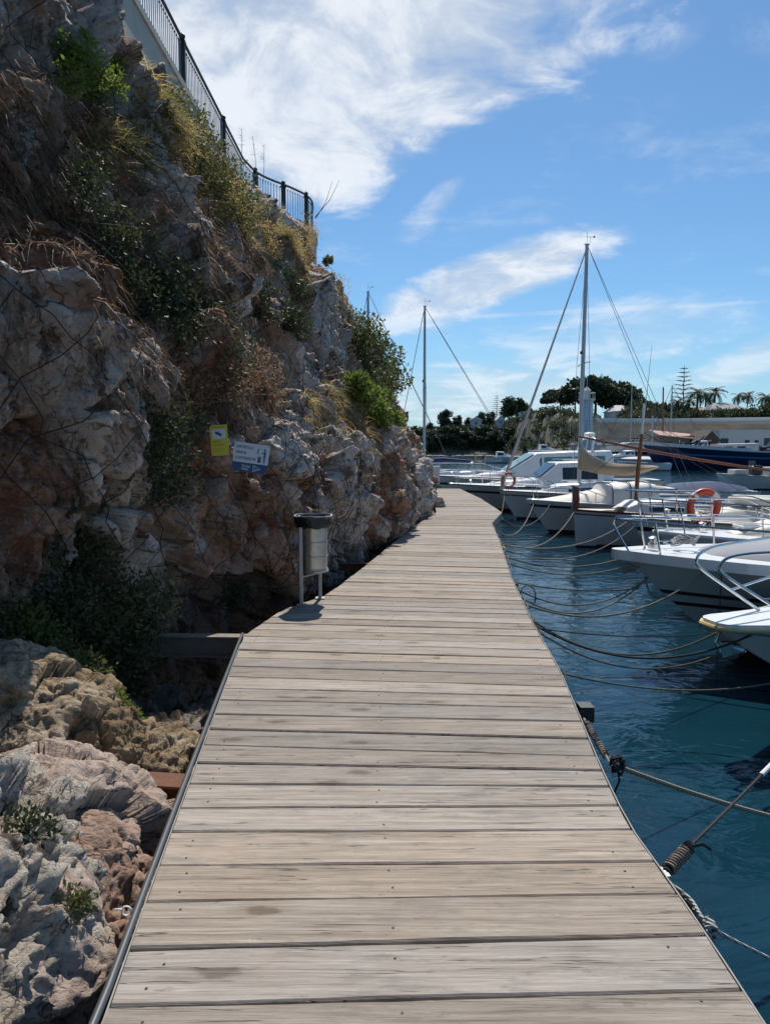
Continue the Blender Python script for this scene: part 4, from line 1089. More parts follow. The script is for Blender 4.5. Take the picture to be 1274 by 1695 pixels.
def cabin(root, secs, m, wins=(), front=None, glass=None, name='cabin', round_=.10, fname='windscreen'):
    """secs: (x, half width at foot, half width at top, foot z, top z)"""
    glass = glass or M_GLASS
    def sec(x, wb, wt, z0, z1):
        r = min(round_, (z1 - z0) * .4 + .001, wt * .4)
        return [(x, -wb, z0), (x, -wt, z1 - r), (x, -wt + r * .4, z1 - r * .3), (x, -wt + r * 1.2, z1), (x, 0, z1 + .02), (x, wt - r * 1.2, z1), (x, wt - r * .4, z1 - r * .3), (x, wt, z1 - r), (x, wb, z0)]
    g = G(); g.loft([sec(*q) for q in secs]); c = g.obj(name, m, root, True)
    def prof(x):
        xs = [q[0] for q in secs]; return [float(np.interp(x, xs, [q[k] for q in secs])) for k in (1, 2, 3, 4)]
    for xa, xb, lo, hi in wins:
        for sd in (-1, 1):
            cs = []
            for x, f in ((xa, lo), (xb, lo), (xb - (0.0), hi), (xa + .0, hi)):
                wb, wt, z0, z1 = prof(x); r = min(round_, (z1 - z0) * .4)
                cs.append(Vector((x, sd * (wb + (wt - wb) * f + .012), z0 + (z1 - r - z0) * f)))
            g = G(); g.plate(cs if sd < 0 else cs[::-1], .012); g.obj('window', glass, root)
    if front is not None:
        i = front; a, b = secs[i], secs[i + 1]
        npan = 3
        for k in range(npan):
            u0, u1 = -1 + 2 * k / npan + .03, -1 + 2 * (k + 1) / npan - .03
            def q(f, u):
                x = a[0] + (b[0] - a[0]) * f; w = (a[2] + (b[2] - a[2]) * f) * .93; z = a[4] + (b[4] - a[4]) * f
                nz = (b[0] - a[0]); nx = -(b[4] - a[4]); l = math.hypot(nz, nx)
                return Vector((x + nx / l * .035, u * w, z + nz / l * .035))
            g = G(); g.plate([q(.08, u0), q(.08, u1), q(.92, u1), q(.92, u0)], .012); g.obj(fname, glass, root)
    return c


def pulpit(h, t1, height, r=.012, fwd=.12, mid=True, name='pulpit', k=.93, n=3, open_=False):
    ts = [t1 * (1 - i / 8) for i in range(8)]
    def side(sd, hh, e=.02):
        return [h.on(t, sd * k, hh * (0.55 + .45 * min(1, (1 - t / t1) * 4))) + Vector((-fwd * (1 - t / t1) ** 2, 0, 0)) for t in [q for q in ts]]
    lo = h.on(0, 0, height) + Vector((-fwd, 0, 0))
    pts = [h.on(t1 * 1.02, -k, .02)] + side(-1, height) + [lo] + side(1, height)[::-1] + [h.on(t1 * 1.02, k, .02)]
    g = G(); g.tube(smooth_path(pts, 3), r, 6); g.obj(name, M_STEEL, h.root, True)
    if mid:
        pts = side(-1, height * .5)[1:] + side(1, height * .5)[::-1][:-1]
        g = G(); g.tube(smooth_path(pts, 3), r * .7, 5); g.obj('lower_rail', M_STEEL, h.root, True)
    for i in range(n):
        t = t1 * (.12 + .75 * i / max(1, n - 1))
        for sd in (-1, 1):
            g = G(); b = h.on(t, sd * k, .01); a = b + Vector((-fwd * (1 - t / t1) ** 2, 0, height * (0.55 + .45 * min(1, (1 - t / t1) * 4)) - .01)); g.tube([b, a], r, 6); g.obj('stanchion', M_STEEL, h.root, True)


def anchor(root, x, z, s=1.0, m=None):
    g = G(); g.tube([(x + .25 * s, 0, z + .03), (x - .10 * s, 0, z - .03 * s), (x - .13 * s, 0, z - .12 * s), (x - .08 * s, 0, z - .22 * s)], .014 * s, 6)
    for sd in (-1, 1):
        g.plate([(x - .09 * s, 0, z - .12 * s), (x + .13 * s, sd * .10 * s, z - .16 * s), (x + .10 * s, sd * .11 * s, z - .20 * s), (x - .05 * s, 0, z - .27 * s)], .010)
    g.tube([(x + .10 * s, -.12 * s, z - .19 * s), (x + .10 * s, .12 * s, z - .19 * s)], .010 * s, 5); g.tube([(x + .05 * s, .03, z - .05), (x + .07 * s, .03, z - .14), (x + .05 * s, .03, z - .22)], .009, 5)
    g.obj('anchor', m or M_GALV, root)
    g = G(); g.box((x + .02, 0, z + .015), (.26 * s, .09 * s, .03 * s)); g.lathe([(.03 * s, -.04 * s), (.02 * s, 0), (.03 * s, .04 * s)], (x - .10 * s, 0, z + .02), 10, 'Y'); g.obj('bow_roller', M_STEEL, root)


def cleat(root, p):
    g = G(); p = Vector(p); g.box(p + Vector((0, 0, .012)), (.05, .025, .024)); g.tube([p + Vector((-.09, 0, .035)), p + Vector((-.03, 0, .028)), p + Vector((.03, 0, .028)), p + Vector((.09, 0, .035))], [.007, .011, .011, .007], 6); g.obj('cleat', M_STEEL, root, True)


def boat(name, label, bow, ang, cat='boat', group=None):
    """bow: world (x, y) of the bow tip; ang: heading of the stern from +x, degrees"""
    return empty(name, (bow[0], bow[1], WATER), R(ang), label, cat, group)


def liferng(c, r, tube, rot, label, m=M_RED, group=None):
    e = empty('life_ring', c, 0, label, 'life ring', group); e.rotation_euler = rot
    g = G(); n = 48; g.tube([(r * math.cos(a), 0, r * math.sin(a)) for a in np.linspace(0, 2 * math.pi, n + 1)[:-1]], tube, 12, closed=True); g.obj('ring', m, e, True)
    for k in range(8 if r > .3 else 4):
        a0 = 2 * math.pi * (k + .5) / (8 if r > .3 else 4)
        g = G(); w = .030 if k % 2 else .07; w /= r
        g.tube([(r * math.cos(a), 0, r * math.sin(a)) for a in np.linspace(a0 - w, a0 + w, 5)], tube * 1.06, 12); g.obj('band', M_WHITE, e, True)
    g = G()
    pts = []
    for k in range(4):
        for i in range(8):
            a = 2 * math.pi * (k + i / 8) / 4 + .39; rr_ = r + tube * (1.15 + .55 * math.sin(math.pi * i / 8)); pts.append((rr_ * math.cos(a), -.01, rr_ * math.sin(a)))
    g.tube(pts, .006, 5, closed=True); g.obj('grab_line', M_ROPE_W, e, True); return e

# 1: nearest bow
b1 = boat('motorboat', 'nearest white motorboat at the right edge, only its yellow-edged bow platform showing', (2.92, 6.45), 10, group='motorboats moored along the boardwalk')
h = Hull(b1, 6.6, 2.3, 1.02, .95, .35, 2.6, .5, 2.3, .85, .04, mats=[M_GELGREY, M_ANTI_BLK, M_STRIPE], rub=M_GALV, rubr=.03, boot=.12)
g = G()
secs = []
for x, w in ((-.06, .10), (-.02, .17), (.08, .22), (.3, .26), (.62, .34), (.95, .44)):
    secs.append([(x, -w, 1.035), (x, w, 1.035), (x, w, 1.085), (x, -w, 1.085)])
g.loft(secs); g.obj('bow_platform', M_GEL, b1)
g = G(); pts = [(x, -w - .012, 1.04) for x, w in ((.95, .44), (.62, .34), (.3, .26), (.08, .22), (-.02, .17), (-.075, .10))] + [(x, w + .012, 1.04) for x, w in ((-.075, .10), (-.02, .17), (.08, .22), (.3, .26), (.62, .34), (.95, .44))]
g.tube(pts, .02, 6); g.obj('yellow_edge', simple('yellowed_gelcoat', (.62, .50, .24), .4), b1, True)
anchor(b1, .12, 1.0, .95, M_STEEL)
for sd, off in ((-1, 0), (1, .0)):
    pts = [(.62, sd * .27, 1.09), (.28, sd * .22, 1.30), (-.06, sd * .17, 1.52), (-.10, sd * .17, 1.60), (.0, sd * .2, 1.68), (.35, sd * .30, 1.72), (1.2, sd * .62, 1.74), (2.2, sd * .95, 1.72)]
    g = G(); g.tube(smooth_path(pts, 5), .014, 7); g.obj('pulpit', M_STEEL, b1, True)
    g = G(); g.tube([(.28, sd * .22, 1.30), (1.3, sd * .66, 1.40), (2.2, sd * .95, 1.36)], .011, 6); g.obj('lower_rail', M_STEEL, b1, True)
    g = G(); g.tube([(1.25, sd * .72, 1.02), (1.2, sd * .62, 1.74)], .012, 6); g.obj('stanchion', M_STEEL, b1, True)
cleat(b1, (.75, 0, 1.10))
cabin(b1, [(2.2, .75, .5, .98, 1.0), (2.9, .85, .6, .98, 1.55), (3.8, .9, .75, .95, 1.62), (4.0, .9, .8, .95, 1.2)], M_GEL, [(3.0, 3.7, .35, .85)], 0)

# 2: flared white bow with grey cover
b2 = boat('motorboat', 'white motorboat with flared bow, twin dark hull stripes and grey canvas over its foredeck', (2.96, 9.15), -2, group='motorboats moored along the boardwalk')
h2 = Hull(b2, 7.4, 2.6, 1.30, 1.12, .4, 2.0, .45, 2.6, .85, .03, mats=[M_GELGREY, M_ANTI_RED, M_STRIPE], boot=.22, stripe=[(.50, .535), (.60, .64)], rub=M_GEL, rubr=.035)
secs = []
for t in (0, .002, .006, .012, .022, .04, .065, .09, .16, .26, .40, .55):
    x, bb, z = h2.sheer(t); bb = max(bb + .05, .20 + .5 * t) * (min(1, (t + .0004) / .03)) ** .42
    secs.append([(x - .14 * (1 - t) ** 6, -bb, z - .07), (x - .14 * (1 - t) ** 6, bb, z - .07), (x - .14 * (1 - t) ** 6, bb * .97, z + .05), (x - .14 * (1 - t) ** 6, -bb * .97, z + .05)])
g = G(); g.loft(secs); g.obj('toe_moulding', M_GEL, b2)
secs = []
for t, w, hgt in ((.13, .3, .055), (.15, .5, .11), (.2, .62, .17), (.3, .72, .22), (.42, .8, .26), (.55, .85, .28)):
    x, bb, z = h2.sheer(t); w *= bb / .95
    secs.append([(x, -w, z + .045), (x, -w * .8, z + hgt * .8), (x, 0, z + hgt), (x, w * .8, z + hgt * .8), (x, w, z + .045)])
g = G(); g.loft(secs); g.obj('foredeck_cover', M_COVER, b2, True)
cabin(b2, [(3.9, .85, .6, 1.2, 1.45), (4.5, .95, .7, 1.15, 1.95), (5.6, 1.0, .85, 1.1, 2.0), (5.8, 1.0, .9, 1.1, 1.3)], M_GEL, [(4.6, 5.4, .35, .85)], 0)
pulpit(h2, .40, .42, .014, .10, False, n=3)
g = G(); g.tube(smooth_path([(.02, -.14, 1.34), (-.10, -.11, 1.55), (-.16, -.10, 1.70), (-.05, -.12, 1.76), (.5, -.2, 1.74)], 5), .013, 6); g.obj('pulpit', M_STEEL, b2, True)
anchor(b2, .05, 1.30, 1.0)
for z in (1.02, .62): 
    g = G(); g.tube([(.42 + (1.3 - z) * 1.0, .035 * math.cos(a), z + .035 * math.sin(a)) for a in np.linspace(0, 6.28, 11)[:-1]], .009, 5, closed=True); g.obj('bow_eye', M_STEEL, b2, True)
cleat(b2, (.55, -.15, 1.40)); cleat(b2, (.55, .15, 1.40))
g = G(); rr = random.Random(5)
for k in range(4): g.tube([(.75 + .13 * math.cos(a) + .02 * k, .05 + .14 * math.sin(a), 1.42 + .02 * k + .03 * math.sin(3 * a + k)) for a in np.linspace(0, 6.28, 15)[:-1]], .011, 5, closed=True)
tag(g.obj('rope_coil', M_ROPE_W, None, True), 'coiled white line lying on the foredeck of the boat with the grey cover', 'rope'); bpy.data.objects['rope_coil'].location = (2.96, 9.15, WATER)

# 3 and 4: white boats behind
b3 = boat('motorboat', 'white motorboat just behind the grey-covered one, long low bow and pale sloping windscreen', (4.45, 12.1), 2, group='motorboats moored along the boardwalk')
h3 = Hull(b3, 7.0, 2.4, 1.22, 1.02, .4, 1.2, .45, 1.9, .85, .12, mats=[M_GELGREY, M_ANTI_BLK, M_STRIPE], boot=.12, stripe=[(.80, .86)], rub=M_GEL, rubr=.035)
cabin(b3, [(1.2, .30, .2, 1.15, 1.20), (1.9, .62, .42, 1.12, 1.38), (3.0, .82, .6, 1.08, 1.50), (3.9, .95, .7, 1.05, 1.85), (5.0, .98, .8, 1.03, 1.9), (5.1, .98, .9, 1.0, 1.1)], M_CREAM, [(3.2, 4.9, .3, .85)], 2, simple('pale_screen', (.50, .53, .47), .2))
pulpit(h3, .38, .55, .013, .15, True, n=3)
cleat(b3, (.6, 0, 1.25)); anchor(b3, .06, 1.22, .8)
b4 = boat('motorboat', 'white boat with a cream tender on deck, behind the orange-red life ring', (5.05, 15.2), 3, group='motorboats moored along the boardwalk')
h4 = Hull(b4, 7.4, 2.4, 1.18, 1.0, .4, 1.1, .45, 1.7, .85, .10, boot=.12, stripe=[(.78, .84)], rub=M_TEAK)
cabin(b4, [(1.0, .30, .2, 1.12, 1.16), (2.0, .62, .42, 1.10, 1.34), (3.4, .8, .6, 1.05, 1.42), (4.4, .95, .7, 1.02, 1.55), (5.6, .98, .8, 1.0, 1.6), (5.7, .98, .9, 1.0, 1.1)], M_CREAM, [(3.6, 5.4, .3, .8)])
pulpit(h4, .36, .55, .013, .12, True, n=3)
g = G(); pts = [(0, 0, 0), (.25, -.42, 0), (1.0, -.62, 0), (2.3, -.62, 0)]
g.tube(smooth_path([(2.4, -.55, 0), (1.2, -.55, 0), (.35, -.42, .04), (0, 0, .1), (.35, .42, .04), (1.2, .55, 0), (2.4, .55, 0)], 6), .17, 12)
g.box((1.3, 0, -.1), (2.1, .95, .06)); t_ = g.obj('inflatable_tender', M_CREAM, None, True); t_.location = (7.3, 15.35, WATER + 1.48); t_.rotation_euler.z = R(4); t_.scale = (1, 1, .55)
tag(t_, 'cream inflatable tender lying on the cabin top at the right edge', 'tender')

# 5: llaut with tan sail
b5 = boat('wooden_sailing_boat', 'traditional white wooden boat with red-brown stem post, brown yard and tan sail', (4.93, 19.35), 8, 'sailing boat')
h5 = Hull(b5, 6.4, 2.2, .98, .82, .4, .12, .5, .95, .45, .03, mats=[M_GEL_OLD, M_ANTI_BLK, M_MAHOG], boot=.06, stripe=[(.86, .93)], rub=M_MAHOG, rubr=.03, deckm=M_CREAM)
g = G(); g.loft([[(-.06, -.055, .95), (.08, -.055, .95), (.08, .055, .95), (-.06, .055, .95)], [(-.03, -.06, 1.25), (.13, -.06, 1.25), (.13, .06, 1.25), (-.03, .06, 1.25)], [(-.05, -.045, 1.62), (.10, -.045, 1.56), (.10, .045, 1.56), (-.05, .045, 1.62)]]); g.obj('stem_post', M_MAHOG, b5)
cabin(b5, [(1.2, .45, .35, .9, 1.0), (1.6, .6, .5, .88, 1.2), (3.0, .72, .6, .85, 1.25), (3.05, .72, .6, .85, 1.0)], M_GEL_OLD, [(1.8, 2.7, .35, .8)])
g = G(); mx = 1.72
g.tube([(mx - .02, 0, .9), (mx + .02, 0, 2.0), (mx + .10, 0, 2.95)], [.06, .055, .045], 10); g.obj('mast', M_VARNISH, b5, True)
g = G(); g.tube([(mx + .10, 0, 2.95), (mx + .14, 0, 3.75)], [.04, .03], 8); g.obj('mast_top', M_WHITE, b5, True)
g = G(); g.tube([(mx + .14, .03, 3.0), (mx + .32, .03, 5.25)], [.012, .004], 5); g.obj('whip_aerial', M_GALV, b5, True)
Mi = b5.matrix_world if False else (Matrix.Translation(b5.location) @ Matrix.Rotation(b5.rotation_euler.z, 4, 'Z'))
Mi = Mi.inverted()
ya, yb = Mi @ P(955, 722, 19.6), Mi @ P(1300, 783, 20.4)
g = G(); ym = ya.lerp(yb, .5) + Vector((0, 0, -.06)); g.tube(smooth_path([ya, ym, yb], 8), [.022 + .018 * math.sin(math.pi * i / 16) for i in range(17)], 8); g.obj('yard', M_VARNISH, b5, True)
rows = [((957, 722), (955, 778)), ((966, 742), (968, 780)), ((980, 755), (985, 784)), ((1000, 763), (1003, 787)), ((1022, 768), (1024, 788)), ((1045, 769), (1046, 788)), ((1066, 769), (1067, 783)), ((1087, 771), (1088, 775))]
g = G(); gv = []; nn = 9
for i, (a, b_) in enumerate(rows):
    A = Mi @ P(*a, 19.65 + .10 * i); B_ = Mi @ P(*b_, 19.65 + .10 * i)
    gv.append([tuple(A.lerp(B_, j / nn) + Vector((0, -.11 * math.sin(math.pi * j / nn) + .025 * math.sin(i * 2.1 + j), 0))) for j in range(nn + 1)])
g.loft(gv, cap=False, closed=False); sl = g.obj('sail', M_SAIL, b5, True)
md = sl.modifiers.new('th', 'SOLIDIFY'); md.thickness = .012
md = sl.modifiers.new('sub', 'SUBSURF'); md.levels = md.render_levels = 2
for e1 in ((-.0, 0, 1.5), (5.9, .5, .9), (5.9, -.5, .9)):
    g = G(); g.tube([(mx + .13, 0, 3.0), e1], .006, 4); g.obj('stay', M_ROPE_D, b5)
g = G(); 
for k in range(5): g.tube([(1.0 + .02 * k + .14 * math.cos(a), -.5 + .13 * math.sin(a), .97 + .025 * k) for a in np.linspace(0, 6.28, 13)[:-1]], .012, 5, closed=True)
o = g.obj('rope_coil', M_ROPE, None, True); o.location = b5.location; o.rotation_euler = b5.rotation_euler; tag(o, 'coil of hemp rope on the foredeck of the wooden boat', 'rope')

# 6: canopy boat
b6 = boat('motorboat', 'white launch with beige bow cover and white hooped canvas canopy behind the wooden boat', (4.35, 22.6), 4, group='motorboats moored along the boardwalk')
h6 = Hull(b6, 6.8, 2.3, 1.02, .85, .4, 1.0, .45, 1.6, .85, .06, boot=.1, stripe=[(.80, .87)], mats=[M_GELGREY, M_ANTI_BLK, M_NAVY])
g = G(); secs = []
for x, w, z in ((.35, .1, 1.03), (.8, .35, 1.10), (1.5, .6, 1.22), (2.1, .72, 1.34), (2.2, .72, 1.0)):
    secs.append([(x, -w, .98), (x, -w * .6, z - .05), (x, 0, z), (x, w * .6, z - .05), (x, w, .98)])
g.loft(secs); g.obj('bow_cover', M_CREAM, b6, True)
g = G(); secs = []
for i, (x, zt) in enumerate(((2.0, 1.0), (2.2, 1.30), (2.32, 1.50), (2.6, 1.47), (2.88, 1.56), (3.2, 1.52), (3.5, 1.56), (3.75, 1.50), (3.8, 1.1))):
    secs.append([(x + .0, .82 * math.copysign(abs(math.cos(a)) ** .4, math.cos(a)), .85 + (zt - .85) * abs(math.sin(a)) ** .35 - .02 * abs(math.sin(5 * a + i))) for a in np.linspace(0, math.pi, 17)])
g.loft(secs, cap=True, closed=False); g.obj('canopy', M_CANVAS, b6, True)
for x, zt in ((2.33, 1.52), (2.88, 1.58), (3.5, 1.58)):
    g = G(); g.tube([(x, .84 * math.copysign(abs(math.cos(a)) ** .4, math.cos(a)), .84 + (zt - .83) * abs(math.sin(a)) ** .35) for a in np.linspace(0, math.pi, 19)], .014, 5); g.obj('hoop', M_BLUECANVAS if x < 3 else M_STEEL, b6, True)
pulpit(h6, .3, .4, .011, .08, False, n=2)

# sailing boats with tall masts
def rig(root, xm, zdeck, H, xbow, zbow, xstern, m=M_MAST, furl=True, r=.055, spread=.72, boom=True, thin=1.0, tilt=0.0):
    top = Vector((xm + tilt, 0, H))
    g = G(); g.tube([(xm, 0, zdeck), (xm + tilt * .5, 0, (zdeck + H) / 2), tuple(top)], [r, r, r * .8], 10); g.box((top.x, 0, H), (.16, .06, .05)); g.obj('mast', m, root, True)
    bowp = Vector((xbow, 0, zbow)); a = top + Vector((-.05, 0, -.25))
    if furl:
        g = G(); pts = [bowp.lerp(a, i / 14) + Vector((0, 0, -.0)) for i in range(15)]; g.tube(pts, [max(.012, r * (.85 - .6 * i / 14)) for i in range(15)], 8); g.obj('furled_foresail', M_FURL, root, True)
    else:
        g = G(); g.tube([bowp, a], .010 * thin, 5); g.obj('forestay', M_WIRE, root)
    for sd in (-1, 1):
        g = G(); g.tube([top + Vector((.05, 0, -.1)), (xstern, sd * .35, zbow)], .007 * thin, 4); g.obj('backstay', M_WIRE, root)
        s_ = (xm + tilt * .5, sd * spread, zdeck + (H - zdeck) * .52)
        g = G(); g.tube([top + Vector((0, 0, -.3)), s_, (xm + .1, sd * .95, zdeck - .1)], .006 * thin, 4); g.obj('shroud', M_WIRE, root)
    g = G(); z = zdeck + (H - zdeck) * .52; g.tube([(xm + tilt * .5 + .04, -spread, z), (xm + tilt * .5, 0, z + .03), (xm + tilt * .5 + .04, spread, z)], .018, 6); g.obj('spreader', m, root)
    g = G(); g.tube([top, top + Vector((0, 0, .42))], .006, 4); g.tube([top + Vector((.10, 0, 0)), top + Vector((.12, 0, .28))], .005, 4); g.tube([top + Vector((.0, 0, .27)), top + Vector((.26, 0, .25))], .007, 4); g.lathe([(.02, .24), (.045, .27), (.02, .30)], (top.x + .26, 0, H), 6)
    g.obj('wind_vane', M_WIRE, root)
    g = G(); g.lathe([(.03, 0), (.055, .03), (.055, .09), (.02, .12)], (xm - .07 + tilt * .55, 0, zdeck + (H - zdeck) * .56), 8); g.obj('mast_light', M_BLACK, root)
    if boom:
        g = G(); g.tube([(xm + .05, 0, zdeck + .75), (xm + 2.6, 0, zdeck + .72)], .045, 8); g.obj('boom', m, root, True)
        g = G(); g.tube([(xm + .1, 0, zdeck + .86), (xm + 1.0, .0, zdeck + .90), (xm + 2.5, 0, zdeck + .82)], [.12, .13, .07], 8); g.obj('sail_cover', M_BLUECANVAS if thin > 1.2 else M_CANVAS, root, True)
def sailboat(name, label, bow, ang, L, B, mastx, H, hull=None, group=None, thin=1.0, rigk=None, fb=1.05):
    e = boat(name, label, bow, ang, 'sailing boat', group)
    h = Hull(e, L, B, fb, fb * .85, .45, 1.0, .5, 1.3, .7, .03, mats=hull or [M_GELGREY, M_ANTI_BLK, M_STRIPE], boot=.08, stripe=[(.82, .88)], rub=M_TEAK)
    cabin(e, [(L * .22, .35, .25, fb * .93, fb + .02), (L * .30, .6, .48, fb * .9, fb + .22), (L * .52, .8, .62, fb * .87, fb + .30), (L * .60, .8, .66, fb * .86, fb + .30), (L * .602, .8, .66, fb * .86, fb)], M_GEL, [(L * .33, L * .5, .35, .8)])
    pulpit(h, .25, .55, .012, .05, True, n=2)
    rig(e, mastx, fb, H, .05, fb + .02, L - .1, thin=thin, **(rigk or {}))
    return e, h
wt = lambda p: (p.z - WATER)
b7, h7 = sailboat('sailing_yacht', 'white sailing yacht with the tallest mast and a furled foresail down to its bow', (4.15, 27.0), 3, 7.2, 2.4, 2.93, wt(P(968, 404, 27.1)), thin=1.25, rigk=dict(r=.075, tilt=.10))
b8, h8 = sailboat('sailing_yacht', 'sailing yacht whose grey mast rises just right of the rock beyond the boardwalk', (.30, 39.5), 3, 7.4, 2.4, 1.78, wt(P(704, 507, 39.6)), thin=1.7, rigk=dict(r=.075, furl=False))
b9, h9 = sailboat('sailing_yacht', 'sailing yacht hidden behind the cliff shoulder, only its mast head showing over the bushes', (-3.2, 43.5), 0, 7.4, 2.4, 2.23, wt(P(608, 483, 43.5)), thin=1.7, rigk=dict(r=.085, furl=False))
liferng(P(841, 795, 26.6), .25, .05, (0, 0, R(20)), 'small orange life ring on the pulpit of the yacht with the furled foresail', M_ORANGE)
liferng(P(1164, 838.5, 14.0), .285, .068, (R(6), 0, R(10)), 'large orange-red and white life ring hanging on the rail at the right', M_RED)
# rail that carries the big ring
# 8, 9: cruisers
b10 = boat('motor_cruiser', 'white motor cruiser with raked windscreen and dark side windows, behind the furled foresail', (2.62, 30.6), 2, 'motor cruiser')
h10 = Hull(b10, 9.0, 2.9, 1.12, .95, .5, 1.7, .42, 1.9, .9, .10, boot=.10, stripe=[(.70, .78)], mats=[M_GELGREY, M_ANTI_BLK, M_STRIPE], rub=M_STRIPE)
cabin(b10, [(1.4, .35, .25, 1.05, 1.08), (2.4, .8, .6, 1.02, 1.25), (3.5, 1.0, .8, 1.0, 1.32), (4.3, 1.1, .9, .98, 2.0), (6.0, 1.15, .95, .96, 2.06), (6.1, 1.15, 1.0, .96, 1.9)], M_GEL, [(4.45, 5.1, .38, .88), (5.18, 5.85, .38, .88)], 2)
pulpit(h10, .35, .55, .012, .1, True, n=3)
b11 = boat('motor_cruiser', 'larger white motor cruiser with green-tinted windscreen, farther behind', (2.15, 35.0), 2, 'motor cruiser')
h11 = Hull(b11, 10.5, 3.2, 1.3, 1.1, .5, 1.9, .42, 1.9, .9, .10, boot=.10, stripe=[(.66, .74)], rub=M_STRIPE)
cabin(b11, [(1.6, .35, .25, 1.2, 1.25), (2.6, .9, .7, 1.18, 1.4), (3.4, 1.1, .9, 1.15, 1.46), (4.8, 1.25, 1.0, 1.12, 2.36), (8.2, 1.25, 1.05, 1.1, 2.46), (8.3, 1.25, 1.1, 1.1, 2.2)], M_GEL, [(4.2, 5.0, .45, .9), (5.1, 6.4, .45, .9), (6.5, 7.9, .45, .9)], 2, M_GREENGLASS)
pulpit(h11, .35, .6, .012, .1, True, n=3)

# water beyond: the channel boats
def small_motor(name, label, px, d, ang, L=5.0, cov=None, cat='boat', group=None, cab=True, hull=None, z=None, ob=True, sc=1.0):
    p = P(px, 760, d); e = boat(name, label, (p.x, p.y), ang, cat, group)
    if z is not None: e.location.z = z
    h = Hull(e, L, L * .36, L * .16 + .1, L * .13 + .05, .3, L * .16, .45, 1.7, .85, .06, mats=hull or [M_GEL, M_ANTI_BLK, M_STRIPE], boot=.06, rub=M_GALV)
    f = L * .16
    if cab: cabin(e, [(L * .25, .3, .2, f, f + .05), (L * .36, .6 * L / 6, .45 * L / 6, f - .02, f + .3), (L * .45, .8 * L / 6, .6 * L / 6, f - .02, f + .35), (L * .52, .85 * L / 6, .65 * L / 6, f - .04, f + .85), (L * .7, .85 * L / 6, .7 * L / 6, f - .05, f + .9), (L * .705, .85 * L / 6, .7 * L / 6, f - .05, f + .5)], cov or M_GEL, [(L * .53, L * .68, .4, .85)], 2)
    elif cov:
        g = G(); g.loft([[(x, -w, f - .02), (x, -w * .5, f + hh), (x, w * .5, f + hh), (x, w, f - .02)] for x, w, hh in ((L * .2, L * .08, .02), (L * .4, L * .15, .22), (L * .7, L * .16, .3), (L * .92, L * .14, .1))]); g.obj('cover', cov, e, True)
    if ob:
        g = G(); g.loft([[(L + .05, -.12, .75), (L + .45, -.14, .78), (L + .45, .14, .78), (L + .05, .12, .75)], [(L + .0, -.16, 1.0), (L + .55, -.17, 1.02), (L + .55, .17, 1.02), (L, .16, 1.0)], [(L + .02, -.13, 1.25), (L + .48, -.14, 1.22), (L + .48, .14, 1.22), (L + .02, .13, 1.25)]]); g.box((L + .25, 0, .35), (.14, .08, .9)); g.obj('outboard_motor', M_OUTBOARD, e, True)
    return e, h
e, h = small_motor('speedboat', 'open white speedboat with dark console lying out on the water at the right', 1186, 46, 6, 5.6, cab=False)
g = G(); g.box((2.5, 0, 1.2), (.7, .7, .6), bev=.08); g.box((2.3, 0, 1.6), (.06, .7, .35)); g.obj('console', M_STRIPE, e)
g = G(); g.box((1.4, 0, 1.1), (.9, .9, .3), bev=.05); g.box((3.4, 0, 1.15), (.5, .9, .5), bev=.05); g.obj('seat', simple('tan_cushion', (.42, .40, .37), .7), e)
small_motor('small_boat', 'small boat under a navy blue cover between the tan sail and life ring', 1042, 31, 8, 5.4, M_BLUECANVAS, cab=False, ob=False)
g = G(); g.tube([P(1036, 797, 30.5), P(1118, 806, 31.5)], .035, 6); tag(g.obj('yellow_pole', M_YELLOW), 'yellow pole lying over the navy covered boat', 'pole')
small_motor('small_boat', 'lone white launch lying under the wooded shore, left of the moored ships', 866, 125, 178, 6.5, group=None)

# deck fittings that break up the plain tops
def fit(root, hatches=(), rails=(), aerial=None, wind=None):
    for x, y, z, w in hatches:
        g = G(); g.box((x, y, z), (w, w, .05), bev=.012); hh = g.obj('hatch', M_WHITE, root); g = G(); g.box((x, y, z + .027), (w * .78, w * .78, .012)); g.obj('hatch_pane', M_GLASS, hh)
    for x0, x1, y, z in rails:
        for sd in (-1, 1):
            g = G(); n = 4; pts = [(x0, sd * y, z)]
            for i in range(n + 1): pts.append((x0 + (x1 - x0) * i / n, sd * y, z + .07))
            pts.append((x1, sd * y, z)); g.tube(pts, .011, 5); g.obj('handrail', M_STEEL, root)
    if aerial:
        x, y, z, l = aerial; g = G(); g.tube([(x, y, z), (x + .12 * l, y, z + l)], [.012, .004], 5); g.obj('aerial', M_WHITE, root)
    if wind:
        x, z = wind; g = G(); g.lathe([(.07, 0), (.07, .05), (.045, .07), (.045, .11), (.065, .13), (.02, .15)], (x, 0, z), 12); g.obj('windlass', M_STEEL, root, True)
fit(b3, [(1.5, 0, 1.31, .34), (2.5, 0, 1.48, .30)], [(2.0, 2.9, .45, 1.40), (4.1, 4.9, .6, 1.88)], (4.6, .5, 1.9, 1.8), (.75, 1.24))
fit(b4, [(1.6, 0, 1.29, .34), (2.8, 0, 1.42, .36)], [(2.2, 3.2, .48, 1.33)], None, (.75, 1.2))
fit(b7, [(1.75, 0, 1.17, .3), (3.3, 0, 1.38, .3)], [(2.4, 3.7, .42, 1.31)])
fit(b8, [(1.9, 0, 1.18, .3)], [(2.4, 3.7, .42, 1.31)])
fit(b10, [(2.0, 0, 1.19, .4), (3.0, 0, 1.31, .34)], [(2.6, 3.4, .6, 1.27), (4.5, 5.8, .78, 2.04)], (5.6, .7, 2.05, 2.2), (.9, 1.14))
fit(b11, [(2.2, 0, 1.34, .4)], [(5.0, 7.8, .9, 2.38)], (7.6, .8, 2.45, 2.6), (1.0, 1.32))
